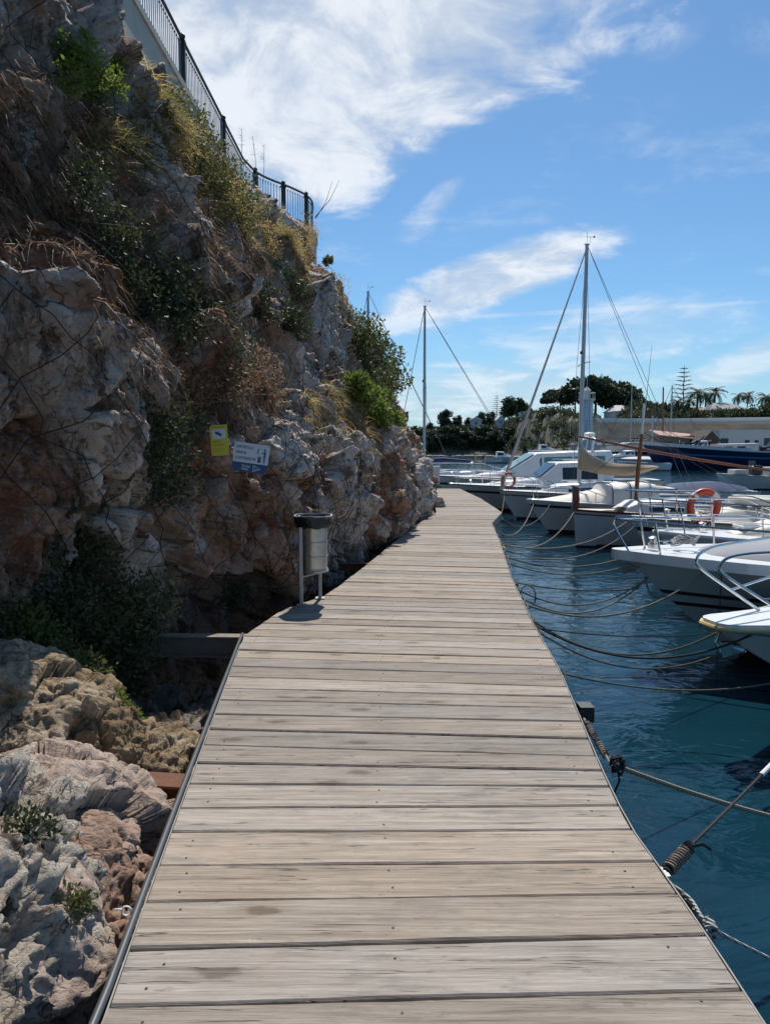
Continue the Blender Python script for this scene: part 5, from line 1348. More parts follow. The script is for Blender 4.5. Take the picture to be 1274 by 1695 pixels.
fit(b2, (), [(4.6, 5.4, .6, 1.98)], None, (.36, 1.36))
g = G()
for sd in (-1, 1): g.tube(smooth_path([(7.2, sd * 1.15, 2.1), (7.35, sd * 1.1, 2.75), (7.45, sd * .9, 3.0), (7.5, 0, 3.05)], 4), .05, 6)
g.obj('radar_arch', M_GEL, b11, True)
g = G(); g.lathe([(.22, 3.1), (.26, 3.14), (.26, 3.24), (.2, 3.3), (.02, 3.32)], (7.5, 0, 0), 16); g.obj('radar_dome', M_WHITE, b11, True)
# fenders slung over the sides
def fender(root, h, t, sd, label, m):
    p = h.on(t, sd * 1.0, 0); o_ = Vector((0, sd * .12, 0)); 
    g = G(); g.lathe([(.015, -.30), (.07, -.34), (.105, -.42), (.105, -.78), (.07, -.86), (.015, -.89)], p + o_, 12); g.tube([p + Vector((0, 0, .02)), p + o_ + Vector((0, 0, -.05)), p + o_ + Vector((0, 0, -.32))], .008, 4)
    o = g.obj('fender', m, None, True); o.location = root.location; o.rotation_euler = root.rotation_euler; tag(o, label, 'fender', 'fenders hung over boat sides')
fender(b2, h2, .62, -1, 'white fender hung on the side of the boat with the grey foredeck cover', M_WHITE)
fender(b3, h3, .22, -1, 'white fender near the bow of the boat with the pale sloping windscreen', M_WHITE)
fender(b4, h4, .30, -1, 'navy fender hung on the side of the boat carrying the tender', M_BLUECANVAS)
fender(b5, h5, .30, -1, 'white fender hung on the side of the wooden boat near its mast', M_WHITE)
fender(b7, h7, .30, -1, 'navy fender on the side of the yacht with the furled foresail', M_BLUECANVAS)
fender(b10, h10, .28, -1, 'white fender on the side of the cruiser with dark side windows', M_WHITE)

# ------------------------------------------------------------------ far shore
def shore_d(px): return np.interp(px, [250, 640, 700, 830, 860, 885, 930, 1000, 1060, 1200, 1500, 2300], [260, 230, 200, 197, 172, 150, 132, 116, 104, 96, 90, 86])
def wall_d(px): return np.interp(px, [880, 940, 985, 1100, 1300, 2300], [160, 146, 132, 124, 116, 108])
def Hh(px): return np.interp(px, [250, 640, 690, 740, 800, 850, 900, 950, 985, 1100, 2300], [3, 5, 6.5, 6.5, 7.5, 9, 9.6, 8.2, 6.35, 6.0, 5.6])
def land_h(px, d):
    s = shore_d(px); w = wall_d(px); H = Hh(px)
    k = np.clip((px - 925) / 50, 0, 1)                     # 0 wooded slope, 1 quay and wall
    t = np.clip((d - s) / np.interp(px, [600, 760, 840, 900], [14, 18, 30, 26]), 0, 1)
    slope = -1.5 + 1.1 * np.clip((d - s) / 1.5, 0, 1) + (H + .4) * (t * t * (3 - 2 * t)) + .05 * np.clip(d - s - 26, 0, 150) * 0.3
    quay = np.where(d < s, -2.5, np.where(d < w, -.15, H - .5)); 
    quay = np.where((d >= w - 1.2) & (d < w), -.15 + (H - .35) * np.clip((d - w + 1.2) / 1.2, 0, 1), quay)
    return slope * (1 - k) + quay * k
pxs = np.linspace(250, 2300, 560)
dg_ = np.concatenate([np.linspace(80, 230, 400), 230 * np.exp(np.linspace(0.01, 1.6, 40))])
PXg, Dg = np.meshgrid(pxs, dg_, indexing='ij')
X = (PXg - CX) / F * Dg; Zt = land_h(PXg.ravel(), Dg.ravel())
pp = np.stack([X.ravel(), Dg.ravel(), np.zeros(X.size)], 1)
rough = np.clip((935 - PXg.ravel()) / 60, 0, 1)
Zt = Zt + np.where(Zt > -1, (0.9 * fbm(pp * .09, 4, 71) + .5 * fbm(pp * .35, 3, 72, ridged=True)) * rough, 0)
idx = np.arange(X.size).reshape(X.shape)
cf = np.stack([idx[:-1, :-1], idx[1:, :-1], idx[1:, 1:], idx[:-1, 1:]], -1).reshape(-1, 4)
def landm(k, b):
    g = k.new('ShaderNodeNewGeometry').outputs['Position']
    sp = k.new('ShaderNodeSeparateXYZ'); k.put(sp.inputs[0], g)
    n = k.noise(g, .35, 6, .65)
    c = k.ramp(n, [(.35, (.075, .078, .04)), (.48, (.13, .115, .07)), (.58, (.20, .16, .115)), (.7, (.25, .20, .15))])
    c = k.mix(k.smooth(k.noise(g, 1.8, 4), .45, .6), c, (.05, .058, .03))
    q = k.math('MULTIPLY', k.math('LESS_THAN', k.math('ABSOLUTE', k.math('ADD', sp.outputs[2], .15)), .03), 1.0)
    c = k.mix(q, c, (.27, .255, .235))
    k.put(b.inputs['Base Color'], c); b.inputs['Roughness'].default_value = .95
tag(link('headland', np_mesh('headland', np.stack([X.ravel(), Dg.ravel(), Zt], 1), cf, mat('headland_ground', landm), True)), kind='structure')
def ground(px, d): return float(land_h(np.array([float(px)]), np.array([float(d)]))[0])
def FP(px, py, d): return P(px, py, d)

# harbour wall with white parapet
def stonewall(k, b):
    g = k.new('ShaderNodeNewGeometry').outputs['Position']
    br = k.new('ShaderNodeTexBrick'); k.put(br.inputs['Vector'], k.map(g, (.8, 1, 1), rot=(R(90), 0, 0)))
    br.inputs['Scale'].default_value = 1.0; br.inputs['Mortar Size'].default_value = .02
    br.inputs['Color1'].default_value = (.46, .35, .25, 1); br.inputs['Color2'].default_value = (.56, .43, .32, 1); br.inputs['Mortar'].default_value = (.34, .27, .20, 1)
    c = k.mix(k.smooth(k.noise(k.map(g, (.25, .25, .8)), 1.0, 7, .65), .42, .68), br.outputs[0], (.34, .28, .215))
    c = k.mix(k.smooth(k.noise(g, .8, 6, .7), .55, .75), c, (.60, .50, .39))
    k.put(b.inputs['Base Color'], c); b.inputs['Roughness'].default_value = .95
M_SWALL = mat('tan_stone_wall', stonewall)
e = empty('harbour_wall', (60, 120, 0), 0, 'long tan stone harbour wall with a white parapet on top, across the water', 'wall')
def hw(name, o0, o1, z0f, z1f, m, pa=972, pb=2250):
    g = G(); secs = []
    for px in np.linspace(pa, pb, 60):
        d = float(wall_d(px)); H = float(Hh(px))
        A = P(px, 700, d + o0); B_ = P(px, 700, d + o1)
        secs.append([(A.x - 60, A.y - 120, z0f(H)), (B_.x - 60, B_.y - 120, z0f(H)), (B_.x - 60, B_.y - 120, z1f(H)), (A.x - 60, A.y - 120, z1f(H))])
    g.loft(secs); return g.obj(name, m, e)
hw('stone_face', -1.4, .4, lambda H: -1.5, lambda H: H - .75, M_SWALL)
hw('ledge', -1.7, .5, lambda H: H - .748, lambda H: H - .5, simple('tan_ledge', (.42, .34, .26), .9, vscale=.5))
hw('parapet', -1.2, -.8, lambda H: H - .498, lambda H: H + .25, simple('white_parapet', (.66, .65, .62), .8, var=.1, vscale=.5))

# ---- tree kinds (unit height meshes, shared)
def crown(kind, seed):
    rs = random.Random(seed); cs = []
    if kind == 'stone':
        for i in range(16):
            a = rs.uniform(0, 6.28); r = math.sqrt(rs.random()) * .42
            cs.append(((r * math.cos(a), r * math.sin(a), .76 - .40 * r + rs.uniform(-.08, .06)), (rs.uniform(.15, .24), rs.uniform(.15, .24), rs.uniform(.10, .16))))
    elif kind == 'round':
        for i in range(18):
            a = rs.uniform(0, 6.28); z = rs.uniform(.30, .90); r = rs.uniform(0, .34) * math.sin(math.pi * min(1, max(.1, (z - .1) / .85)))
            cs.append(((r * math.cos(a), r * math.sin(a), z), (rs.uniform(.16, .27),) * 2 + (rs.uniform(.12, .2),)))
    else:
        for i in range(14):
            a = rs.uniform(0, 6.28); r = math.sqrt(rs.random()) * .8
            cs.append(((r * math.cos(a), r * math.sin(a), rs.uniform(.2, .62)), (rs.uniform(.25, .42),) * 2 + (rs.uniform(.2, .34),)))
    return cs
TV = {}
for kind in ('stone', 'round', 'bush'):
    for v in range(3):
        cs = crown(kind, 10 + v * 7 + len(kind))
        n = 3600 if kind != 'bush' else 2200
        cm = leaf_mesh(kind + '_crown', cs, n, .075 if kind != 'bush' else .10, M_PINE if kind != 'bush' else M_SCRUB, 200 + v, aspect=.75, shell=.4, gaps=.22)
        g = G(); rs = random.Random(v)
        g.tube([(0, 0, -.08), (.01, .01, .25), (.02, 0, .55)], [.030, .024, .014], 7)
        if kind != 'bush':
            for c, r in cs[::2]: g.tube([(.01, .0, .35 + rs.random() * .2), Vector(c) * .6 + Vector((0, 0, .25)), c], [.012, .009, .004], 4)
        TV[kind, v] = (cm, g.mesh(kind + '_trunk', M_BARK, True))
def plant(name, kind, v, px, top, d, label, group, wide=1.0, cat='tree', zb=None, rz=None):
    zb = ground(px, d) if zb is None else zb
    tp = P(px, top, d); hgt = max(.8, tp.z - zb)
    e = empty(name, (tp.x, d, zb - .15), rz if rz is not None else (px * 1.37) % 6.28, label, cat, group)
    e.scale = (hgt * wide, hgt * wide, hgt * 1.04)
    c, t = TV[kind, v]
    link('crown', c, e); link('trunk', t, e); return e
SP = 'umbrella pines on the rise behind the harbour'
for i, (px, top, d, w, lab) in enumerate([
    (905, 652, 168, 1.0, 'leftmost and lowest of the dark umbrella pines on the rise'), (928, 636, 172, 1.0, 'umbrella pine between the lowest one and the tall mast'),
    (952, 634, 176, 1.0, 'umbrella pine partly behind the tall yacht mast'), (985, 614, 170, 1.05, 'tallest umbrella pine, right of the tall yacht mast'),
    (1008, 622, 175, 1.0, 'broad umbrella pine to the right of the tallest one'), (1032, 632, 168, .95, 'rightmost umbrella pine of the big clump'), (968, 622, 180, 1.0, 'umbrella pine behind the lighthouse')]):
    plant('umbrella_pine', 'stone', i % 3, px, top, d, lab, SP, w * 1.0)
HG = 'dark trees on the wooded headland'
labs = ['leftmost tree of the wooded headland, beside the rock', 'rounded tree second from the rock on the headland', 'tall round-headed tree at the left end of the headland skyline', 'dark tree right of the tall round-headed one', 'low tree in the dip of the headland skyline',
        'tree left of the little white house on the headland', 'dark tree standing over the little white house', 'tall tree at the middle of the headland skyline', 'broad tree right of the middle of the headland skyline', 'tree at the right end of the headland skyline']
for i, (px, top, d) in enumerate([(690, 706, 212), (712, 700, 214), (738, 681, 215), (757, 688, 217), (776, 692, 220), (797, 684, 222), (812, 682, 224), (842, 660, 222), (860, 662, 218), (876, 676, 214)]):
    plant('headland_tree', 'round', i % 3, px, top, d, labs[i], HG, 1.35 if top > 690 else 1.1)
low = ['low tree by the water at the left of the headland', 'low dark tree by the water beside the yacht mast', 'dense low tree filling the left of the headland slope', 'dense low tree right of it on the slope', 'dark tree low on the slope below the skyline dip', 'dark tree low on the slope under the white house', 'tree at the foot of the slope above the pale rocks', 'tree at the foot of the slope left of the furled foresail', 'dark tree at the foot of the slope behind the furled foresail', 'dark low tree over the lone launch', 'low round tree at the right foot of the headland', 'low tree beside the red-brown boats on the shore']
for i, (px, top, d) in enumerate([(680, 720, 206), (708, 722, 205), (725, 708, 207), (748, 706, 206), (770, 716, 205), (792, 722, 205), (800, 706, 208), (815, 718, 204), (828, 712, 203), (846, 708, 200), (862, 722, 188), (880, 720, 172)]):
    plant('headland_tree', 'round', (i + 1) % 3, px, top, d, low[i], HG, 1.5, zb=-.4 if top > 715 else 1.2)
rr = random.Random(12); scr = []
cs = []
for i in range(230):
    px = rr.uniform(690, 985); d = shore_d(px) + rr.uniform(3, 34); z = ground(px, d)
    if z < .3: continue
    q = P(px, 700, float(d)); s_ = rr.uniform(.6, 1.7); cs.append(((q.x, q.y, z + s_ * .2), (s_, s_, s_ * .7)))
o = link('hillside_scrub', leaf_mesh('hillside_scrub', cs, 26000, .38, M_SCRUB, 301, aspect=.8, gaps=.3)); o['kind'] = 'stuff'
for i, (px, top, d, w) in enumerate([(1062, 661, 150, 1.3), (1080, 656, 152, 1.3), (1098, 659, 150, 1.3), (1113, 667, 146, 1.2), (1070, 672, 136, 1.5), (1105, 674, 136, 1.5), (1216, 668, 130, 1.4), (1232, 672, 128, 1.4), (1250, 666, 130, 1.3), (1268, 660, 128, 1.2), (1290, 668, 128, 1.3), (1330, 670, 128, 1.4), (1140, 672, 136, 1.3), (1200, 672, 138, 1.3)]):
    plant('garden_shrub', 'bush', i % 3, px, top, d, ['green bush behind the white parapet, left end of the row', 'tallest green bush of the left hedge behind the parapet', 'green bush in the middle of the left hedge', 'bush beside the first palm', 'low hedge bush right behind the parapet', 'low hedge bush below the umbrella of the far pine', 'dark bush right of the grey hipped roof', 'round dark bush right of the palms', 'dark bush under the two pale palms', 'dark bush at the right edge of the picture', 'bush past the right edge', 'outermost bush past the right edge', 'low dark bush at the feet of the palms', 'low bush left of the grey hipped roof'][i], 'bushes behind the parapet', w * .8, 'shrub')
# palms
def palm_crown(seed, n=30, L=.34):
    rs = random.Random(seed); g = G()
    for i in range(n):
        a = 2.4 * i + rs.uniform(-.2, .2); el = rs.uniform(-.5, 1.25); pts = []
        dx, dy = math.cos(a), math.sin(a); x = 0; z = 0; s_ = L / 7; e_ = el
        for k in range(8):
            pts.append(Vector((dx * x, dy * x, z))); x += s_ * math.cos(e_); z += s_ * math.sin(e_); e_ -= .24
        sv = Vector((-dy, dx, 0))
        for k in range(7):
            w0 = .035 * math.sin(math.pi * (k + .6) / 8.2); w1 = .035 * math.sin(math.pi * (k + 1.6) / 8.4)
            for sd in (-1, 1):
                for q in (0, .5):
                    p0 = pts[k].lerp(pts[k + 1], q); p1 = pts[k].lerp(pts[k + 1], q + .4)
                    tip = p1 + sv * sd * (w0 + .012) * 1.5 + Vector((0, 0, -.022))
                    g.add([p0, p1, tip], [(0, 1, 2)])
        g.tube(pts, .003, 3, cap=False)
    return g.mesh('palm_crown', M_PALM)
M_PALM = leafmat('palm_leaf', (.03, .05, .018), (.06, .08, .03), (.05, .065, .03), .2)
PC = [palm_crown(1), palm_crown(2), palm_crown(3, 22, .25)]
g = G(); g.tube([(0, 0, -.08), (.01, 0, .4), (0, 0, .80)], [.035, .028, .024], 8); PT = g.mesh('palm_trunk', M_BARK, True)
g = G(); g.tube([(0, 0, -.08), (.02, 0, .4), (0, 0, .82)], [.016, .014, .012], 8); PT2 = g.mesh('thin_palm_trunk', M_BARK, True)
for i, (px, top, d, k, lab) in enumerate([(1155, 633, 140, 0, 'bushy palm just right of the tiered conifer'), (1183, 634, 142, 1, 'tallest palm left of the grey hipped roof'), (1121, 655, 138, 1, 'short palm left of the tiered conifer'), (1168, 645, 146, 1, 'palm between the bushy palm and the tallest palm'), (1140, 652, 143, 0, 'palm under the tiered conifer'),
                                          (1222, 641, 150, 2, 'left one of the two thin pale palms'), (1238, 638, 152, 2, 'right one of the two thin pale palms'), (1268, 642, 146, 0, 'palm at the right edge of the picture')]):
    zb = ground(px, d); tp = P(px, top, d); hgt = (tp.z - zb)
    e = empty('palm_tree', (tp.x, d, zb), px % 6.0, lab, 'palm', 'palms behind the parapet'); e.scale = (hgt * .95,) * 3
    c = link('crown', PC[k], e); c.location = (0, 0, .80); link('trunk', PT2 if k == 2 else PT, e)
# tiered conifer
def norfolk(seed):
    rs = random.Random(seed); g = G()
    for t in range(13):
        z = .12 + .85 * (t / 12.5); L = .25 * (1 - t / 13.5) ** .8 + .02
        for k in range(7):
            a = k * .9 + t * .4 + rs.uniform(-.15, .15); dx, dy = math.cos(a), math.sin(a)
            pts = [Vector((dx * L * s_, dy * L * s_, z + .10 * L * math.sin(s_ * 3) + .16 * L * s_ * s_)) for s_ in (0, .3, .6, .85, 1)]
            sv = Vector((-dy, dx, 0))
            for i in range(1, 5):
                for sd in (-1, 1):
                    for q in (0, .5):
                        p0 = pts[i - 1].lerp(pts[i], q); p1 = pts[i - 1].lerp(pts[i], q + .45); g.add([p0, p1, p1 + sv * sd * .022 + Vector((dx * .02, dy * .02, -.004))], [(0, 1, 2)])
            g.tube(pts, .0035, 3, cap=False)
    return g.mesh('tiered_crown', M_PINE)
NC = norfolk(3); g = G(); g.tube([(0, 0, -.08), (0, 0, .99)], [.016, .003], 6); NT = g.mesh('conifer_trunk', M_BARK)
for px, top, d, lab in ((1132, 604, 148, 'tall tiered conifer standing above the palms'), (822, 653, 232, 'small distant tiered conifer on the headland skyline')):
    zb = ground(px, d); tp = P(px, top, d); e = empty('tiered_conifer', (tp.x, d, zb), 0, lab, 'tree'); hgt = tp.z - zb; e.scale = (hgt * 1.05, hgt * 1.05, hgt)
    link('crown', NC, e); link('trunk', NT, e)

# ---- houses
M_HWHITE = simple('white_house', (.62, .61, .58), .85, var=.1, vscale=.4); M_HPALE = simple('pale_green_house', (.36, .40, .37), .85, vscale=.3); M_ROOFG = simple('grey_roof', (.25, .27, .27), .8, vscale=.5); M_ROOFT = simple('tile_roof', (.34, .17, .10), .9, var=.25, vscale=2); M_ROOFP = simple('pink_awning', (.50, .33, .26), .9, var=.15, vscale=.8); M_HWIN = simple('dark_opening', (.025, .03, .035), .3); M_BROWNW = simple('brown_boards', (.13, .075, .05), .85, var=.3, vscale=1.2)
def house(name, label, px0, px1, ytop, ybase, d, dep, wallm, roofm, roof='flat', rise=.25, wins=(), zb=None, cat='house', yeave=None):
    A = P(px0, ytop, d); B_ = P(px1, ytop, d); w = B_.x - A.x
    zt = P((px0 + px1) / 2, ytop, d).z; z0 = P((px0 + px1) / 2, ybase, d).z if zb is None else zb
    e = empty(name, ((A.x + B_.x) / 2, d, z0), 0, label, cat); H = zt - z0; eh = H * (1 - rise) if roof != 'flat' else H
    g = G(); g.box((0, dep / 2, eh / 2 - .5), (w, dep, eh + 1)); g.obj('wall', wallm, e)
    if roof == 'hip':
        g = G(); o = .35; ww, dd = w / 2 + o, dep / 2 + o
        g.add([(-ww, -dd + dep / 2, eh), (ww, -dd + dep / 2, eh), (ww, dd + dep / 2, eh), (-ww, dd + dep / 2, eh), (-ww * .35, dep / 2, H), (ww * .35, dep / 2, H)], [(0, 1, 5, 4), (1, 2, 5), (2, 3, 4, 5), (3, 0, 4), (3, 2, 1, 0)])
        g.obj('roof', roofm, e)
    elif roof == 'gable':
        g = G(); o = .3; ww = w / 2 + o
        g.add([(-ww, -o, eh), (ww, -o, eh), (0, -o, H), (-ww, dep + o, eh), (ww, dep + o, eh), (0, dep + o, H), (-ww, -o, eh - .15), (ww, -o, eh - .15), (-ww, dep + o, eh - .15), (ww, dep + o, eh - .15)], [(0, 2, 5, 3), (1, 4, 5, 2), (0, 6, 7, 1, 2), (3, 5, 4, 9, 8), (6, 8, 9, 7), (0, 3, 8, 6), (1, 7, 9, 4)])
        g.obj('roof', roofm, e)
    elif roof == 'shed':
        g = G(); g.loft([[(-w / 2 - .3, -.6, eh), (-w / 2 - .3, dep, H), (-w / 2 - .3, dep, H + .15), (-w / 2 - .3, -.6, eh + .15)], [(w / 2 + .3, -.6, eh - (H - eh) * .8), (w / 2 + .3, dep, H - (H - eh) * .8), (w / 2 + .3, dep, H + .15 - (H - eh) * .8), (w / 2 + .3, -.6, eh + .15 - (H - eh) * .8)]]); g.obj('roof', roofm, e)
    else:
        g = G(); g.box((0, dep / 2, H + .08), (w + .3, dep + .3, .16)); g.obj('roof', roofm, e)
    for (u, v, ww_, hh_) in wins:
        g = G(); g.box((-w / 2 + u * w, -.01, v * eh), (ww_ * w, .06, hh_ * eh)); fr = g.obj('window', M_HWIN, e)
        g = G(); g.box((-w / 2 + u * w, -.03, v * eh - hh_ * eh / 2 - .05), (ww_ * w + .15, .10, .08)); g.obj('sill', wallm, fr)
    return e
house('boat_shed', 'long white boat shed on the quay at the right edge, with dark doorways', 1190, 1345, 713, 752, 108, 8, M_HWHITE, M_HWHITE, 'flat', wins=[(.055, .42, .085, .62), (.14, .30, .03, .30), (.30, .42, .05, .5), (.40, .42, .04, .5), (.51, .38, .06, .72), (.70, .4, .06, .7), (.85, .4, .06, .7)], zb=-.15, cat='building')
house('brown_hut', 'brown boarded hut with a dark gable roof beside the white boat shed', 1164, 1188, 713, 748, 106, 6, M_BROWNW, simple('dark_roof', (.07, .055, .05), .9), 'gable', .35, [(.5, .35, .3, .45)], zb=-.15, cat='hut')
house('awning_shelter', 'open shelter with a long faded pink roof on the quay', 1092, 1162, 712, 745, 110, 4, simple('shade_wall', (.20, .17, .15), .9, vscale=.8), M_ROOFP, 'shed', .2, [(.2, .45, .2, .6), (.5, .4, .2, .6), (.8, .35, .15, .5)], zb=-.15, cat='shelter')
house('hip_roof_house', 'pale green house with a grey hipped roof behind the parapet', 1184, 1240, 664, 690, 135, 9, M_HPALE, M_ROOFG, 'hip', .55, [(.2, .5, .08, .45), (.45, .5, .08, .45), (.75, .5, .1, .45)])
house('white_house', 'small white house with a pointed pale roof under the umbrella pines', 1018, 1048, 669, 692, 155, 8, M_HWHITE, simple('pale_roof', (.5, .49, .47), .8), 'hip', .5, [(.25, .5, .12, .4), (.7, .5, .12, .4)])
house('white_house', 'low white house half hidden in the trees at the right end of the headland', 866, 895, 682, 700, 192, 7, M_HWHITE, M_HWHITE, 'flat', .3, [(.25, .5, .12, .4), (.7, .5, .12, .4)])
house('white_house', 'little white gabled house in the dip of the headland skyline', 779, 797, 689, 706, 216, 6, M_HWHITE, M_HWHITE, 'gable', .35, [(.5, .5, .16, .35)])
house('white_house', 'tiny white gabled building left of the furled foresail on the headland', 823, 834, 687, 703, 216, 5, M_HWHITE, M_HWHITE, 'gable', .5, [(.5, .45, .2, .35)])
house('garden_house', 'low white house between the palms', 1146, 1180, 672, 692, 150, 6, M_HWHITE, M_ROOFT, 'hip', .35, [(.3, .5, .1, .4), (.7, .5, .1, .4)])
# lighthouse
d = 112; tp = P(971, 640, d); z0 = -.15; H = tp.z - z0
e = empty('lighthouse', (tp.x, d, z0), 0, 'slim white and pale blue harbour light tower right behind the tall yacht mast', 'lighthouse')
M_LH = simple('pale_blue_tower', (.50, .56, .62), .6, vscale=.6)
g = G(); g.lathe([(1.05, -1), (1.02, 0), (.95, H * .80), (.95, H * .801)], n=20); g.obj('tower', M_LH, e, True)
g = G(); g.lathe([(.98, H * .34), (.985, H * .341), (.975, H * .42), (.97, H * .421)], n=20, cap=False)
g.lathe([(.97, H * .52), (.975, H * .521), (.967, H * .56), (.96, H * .561)], n=20, cap=False); g.obj('blue_band', simple('band_blue', (.18, .28, .42), .6), e, True)
g = G(); g.lathe([(.9, H * .80), (1.25, H * .812), (1.25, H * .83), (.6, H * .832)], n=20); g.obj('gallery', M_HWHITE, e, True)
g = G(); 
for k in range(12): a = k * math.pi / 6; g.tube([(1.2 * math.cos(a), 1.2 * math.sin(a), H * .83), (1.2 * math.cos(a), 1.2 * math.sin(a), H * .83 + .9)], .03, 4)
g.tube([(1.2 * math.cos(a), 1.2 * math.sin(a), H * .83 + .9) for a in np.linspace(0, 6.28, 25)[:-1]], .035, 4, closed=True); g.obj('gallery_rail', M_HWHITE, e)
g = G(); g.lathe([(.5, H * .832), (.5, H * .94), (.6, H * .945), (.05, H)], n=14); g.tube([(0, 0, H), (0, 0, H + 1.6)], .05, 5); g.obj('lantern', M_HWHITE, e, True)
# quay boats
QB = 'boats along the far quay'
def quay_sail(label, px, d, ang, L, hpx, hull, z=None, group=QB, fb=1.3):
    p = P(px, 740, d); mz = P(px, hpx, d).z - (WATER if z is None else z)
    e, h = sailboat('moored_yacht', label, (p.x, p.y), ang, L, L * .32, L * .4, mz, hull, group, 3.5, dict(r=.09, furl=False), fb)
    if z is not None: e.location.z = z
    return e
def hardstand(e, L, n=3):
    g = G()
    for k in range(n):
        x = L * (.25 + .25 * k)
        g.box((x, 0, -.42), (.35, .9, .7))
        for sd in (-1, 1): g.tube([(x, sd * .9, -.8), (x, sd * .55, .1)], .05, 5)
    g.obj('cradle', M_BEAM, e)
e = quay_sail('white yacht standing ashore on a cradle below the stone wall, left of the brown mast', 1000, 119, 4, 10.5, 640, [M_GEL, M_ANTI_BLK, M_STRIPE], .75); hardstand(e, 10.5)
e = quay_sail('grey yacht ashore behind the tan sail, with black bottom paint', 940, 128, 5, 9.5, 672, [M_GELGREY, M_ANTI_BLK, M_STRIPE], .7); hardstand(e, 9.5)
e = quay_sail('white yacht with a slim brown mast in front of the stone wall', 1070, 113, 3, 9, 638, [M_GEL, M_ANTI_RED, M_STRIPE], .6); hardstand(e, 9)
# large blue wooden ship
p = P(1063, 760, 88); b = boat('wooden_ship', 'big old dark navy wooden ship with a pale blue stripe, moored across the channel', (p.x, p.y), 1, 'ship')
hB = Hull(b, 21, 5.2, 3.0, 1.9, 1.0, 2.6, .4, 1.0, .6, .08, mats=[M_NAVY, M_ANTI_BLK, M_BLUEHULL], boot=.1, stripe=[(.62, .70)], rub=M_GEL_OLD, rubr=.10, deckm=M_TEAK, tc=.9)
secs = [[(x, -bb - .03, z - .02), (x, -bb + .08, z - .02), (x, -bb + .08, z + .32), (x, -bb - .03, z + .32)] for x, bb, z in (hB.sheer(t) for t in np.linspace(.0, .55, 16))]
g = G(); g.loft(secs); g.obj('bulwark', M_GEL_OLD, b)
cabin(b, [(8.5, 1.4, 1.3, 1.9, 3.0), (13, 1.5, 1.4, 1.9, 3.1), (13.05, 1.5, 1.4, 1.9, 2.2)], M_GEL_OLD, [(9, 10, .4, .8), (10.5, 11.5, .4, .8)])
g = G(); rr = random.Random(9)
for k in range(16): x = rr.uniform(4, 8); g.tube([(x, rr.uniform(-1.4, 1.4), 2.1), (x + rr.uniform(-.8, .8), rr.uniform(-1, 1), 2.6 + rr.random()), (x + rr.uniform(-1, 1), rr.uniform(-1, 1), 2.4 + rr.random() * .6)], .09, 5)
g.obj('deck_gear', M_ANTI_BLK, b)
g = G(); g.tube([(5.5, 0, 2.2), (7.2, 0, 3.9)], .10, 6); g.tube([(6.6, .2, 3.4), (5.6, .3, 2.9), (5.2, .3, 2.4)], .14, 6); g.obj('davit', M_NAVY, b)
for args in [
    ('white cabin boat lying at the quay behind the green-tinted cruiser', 905, 140, 4, 7.5, None, True, None),
    ('red-brown work boat on the shore left of the cabin boats', 872, 150, 6, 6.5, M_ANTI_RED, False, .0),
    ('white motorboat ashore under the pink-roofed shelter', 1103, 103, 2, 7.5, None, True, .35),
    ('white hull ashore between the tan sail and the brown mast', 985, 112, 3, 8, None, True, None),
    ('white motorboat at the quay behind the tan sail foot', 1008, 98, 3, 7, M_CANVAS, False, None),
    ('small cabin boat ashore left of the light tower', 930, 134, 185, 6, None, True, .2),
    ('small white boat ashore at the foot of the brown hut', 1150, 101, 4, 5, None, False, .25),
    ('white motorboat ashore at the right edge above the boat shed doors', 1236, 99, 5, 6.5, M_BLUECANVAS, True, .35),
    ('low white boat moored below the navy ship bow', 1020, 84, 4, 6, None, False, None)]:
    lab, px, d, ang, L, cov, cb, z = args
    small_motor('quay_boat', lab, px, d, ang, L, cov, 'boat', QB, cb, hull=[M_ANTI_RED, M_ANTI_BLK, M_STRIPE] if 'red-brown' in lab else None, z=z, ob=False)
# tangle of nets and dark gear on the quay at the right
cs = [((P(px, 745, 94).x, 94 + rr.uniform(-1, 1), .2 + rr.random() * h_), (1.1, .8, .6)) for px, h_ in ((1165, .4), (1180, .6), (1205, 1.0), (1222, 1.4), (1236, 1.8), (1250, 1.2), (1268, 1.0), (1290, .8))]
o = link('net_heap', leaf_mesh('net_heap', cs, 2600, .35, simple('dark_net', (.03, .026, .022), .9), 401, aspect=.5)); tag(o, 'dark tangled heap of nets and brushwood on the quay in front of the white shed', 'net heap')
o = link('net_heap', leaf_mesh('net_heap', [((P(px, 745, 96).x, 96, .3), (1.0, .8, .45)) for px in (1190, 1200, 1212)], 900, .3, M_DRY, 402, aspect=.5)); tag(o, 'pale straw-coloured heap of nets beside the white shed door', 'net heap')
for px, top, bot, d, m, lab in [(1097, 641, 712, 114, M_VARNISH, 'thin brown pole standing against the stone wall'), (1079, 688, 735, 108, M_GEL_OLD, 'short white post on the quay in front of the stone wall')]:
    a = P(px, bot, d); t = P(px, top, d); g = G(); g.tube([(a.x, d, -.15), (t.x, d, t.z)], .11, 6); tag(g.obj('quay_pole', m), lab, 'pole')
# pale rocks along the waterline of the headland
rr = random.Random(21)
cs = []
g = G()
for i in range(60):
    px = rr.uniform(700, 860); d = float(shore_d(px)) + rr.uniform(-1.2, 1.5); q = P(px, 750, d); s_ = rr.uniform(.5, 1.5)
    g.lathe([(s_ * .3, -.8), (s_, -.2), (s_ * .8, .25 * s_), (s_ * .3, .4 * s_)], (q.x, q.y, WATER + .1), 7)
o = g.obj('shoreline_rocks', simple('pale_shore_rock', (.30, .26, .21), .95, var=.3, vscale=.7)); o['kind'] = 'stuff'

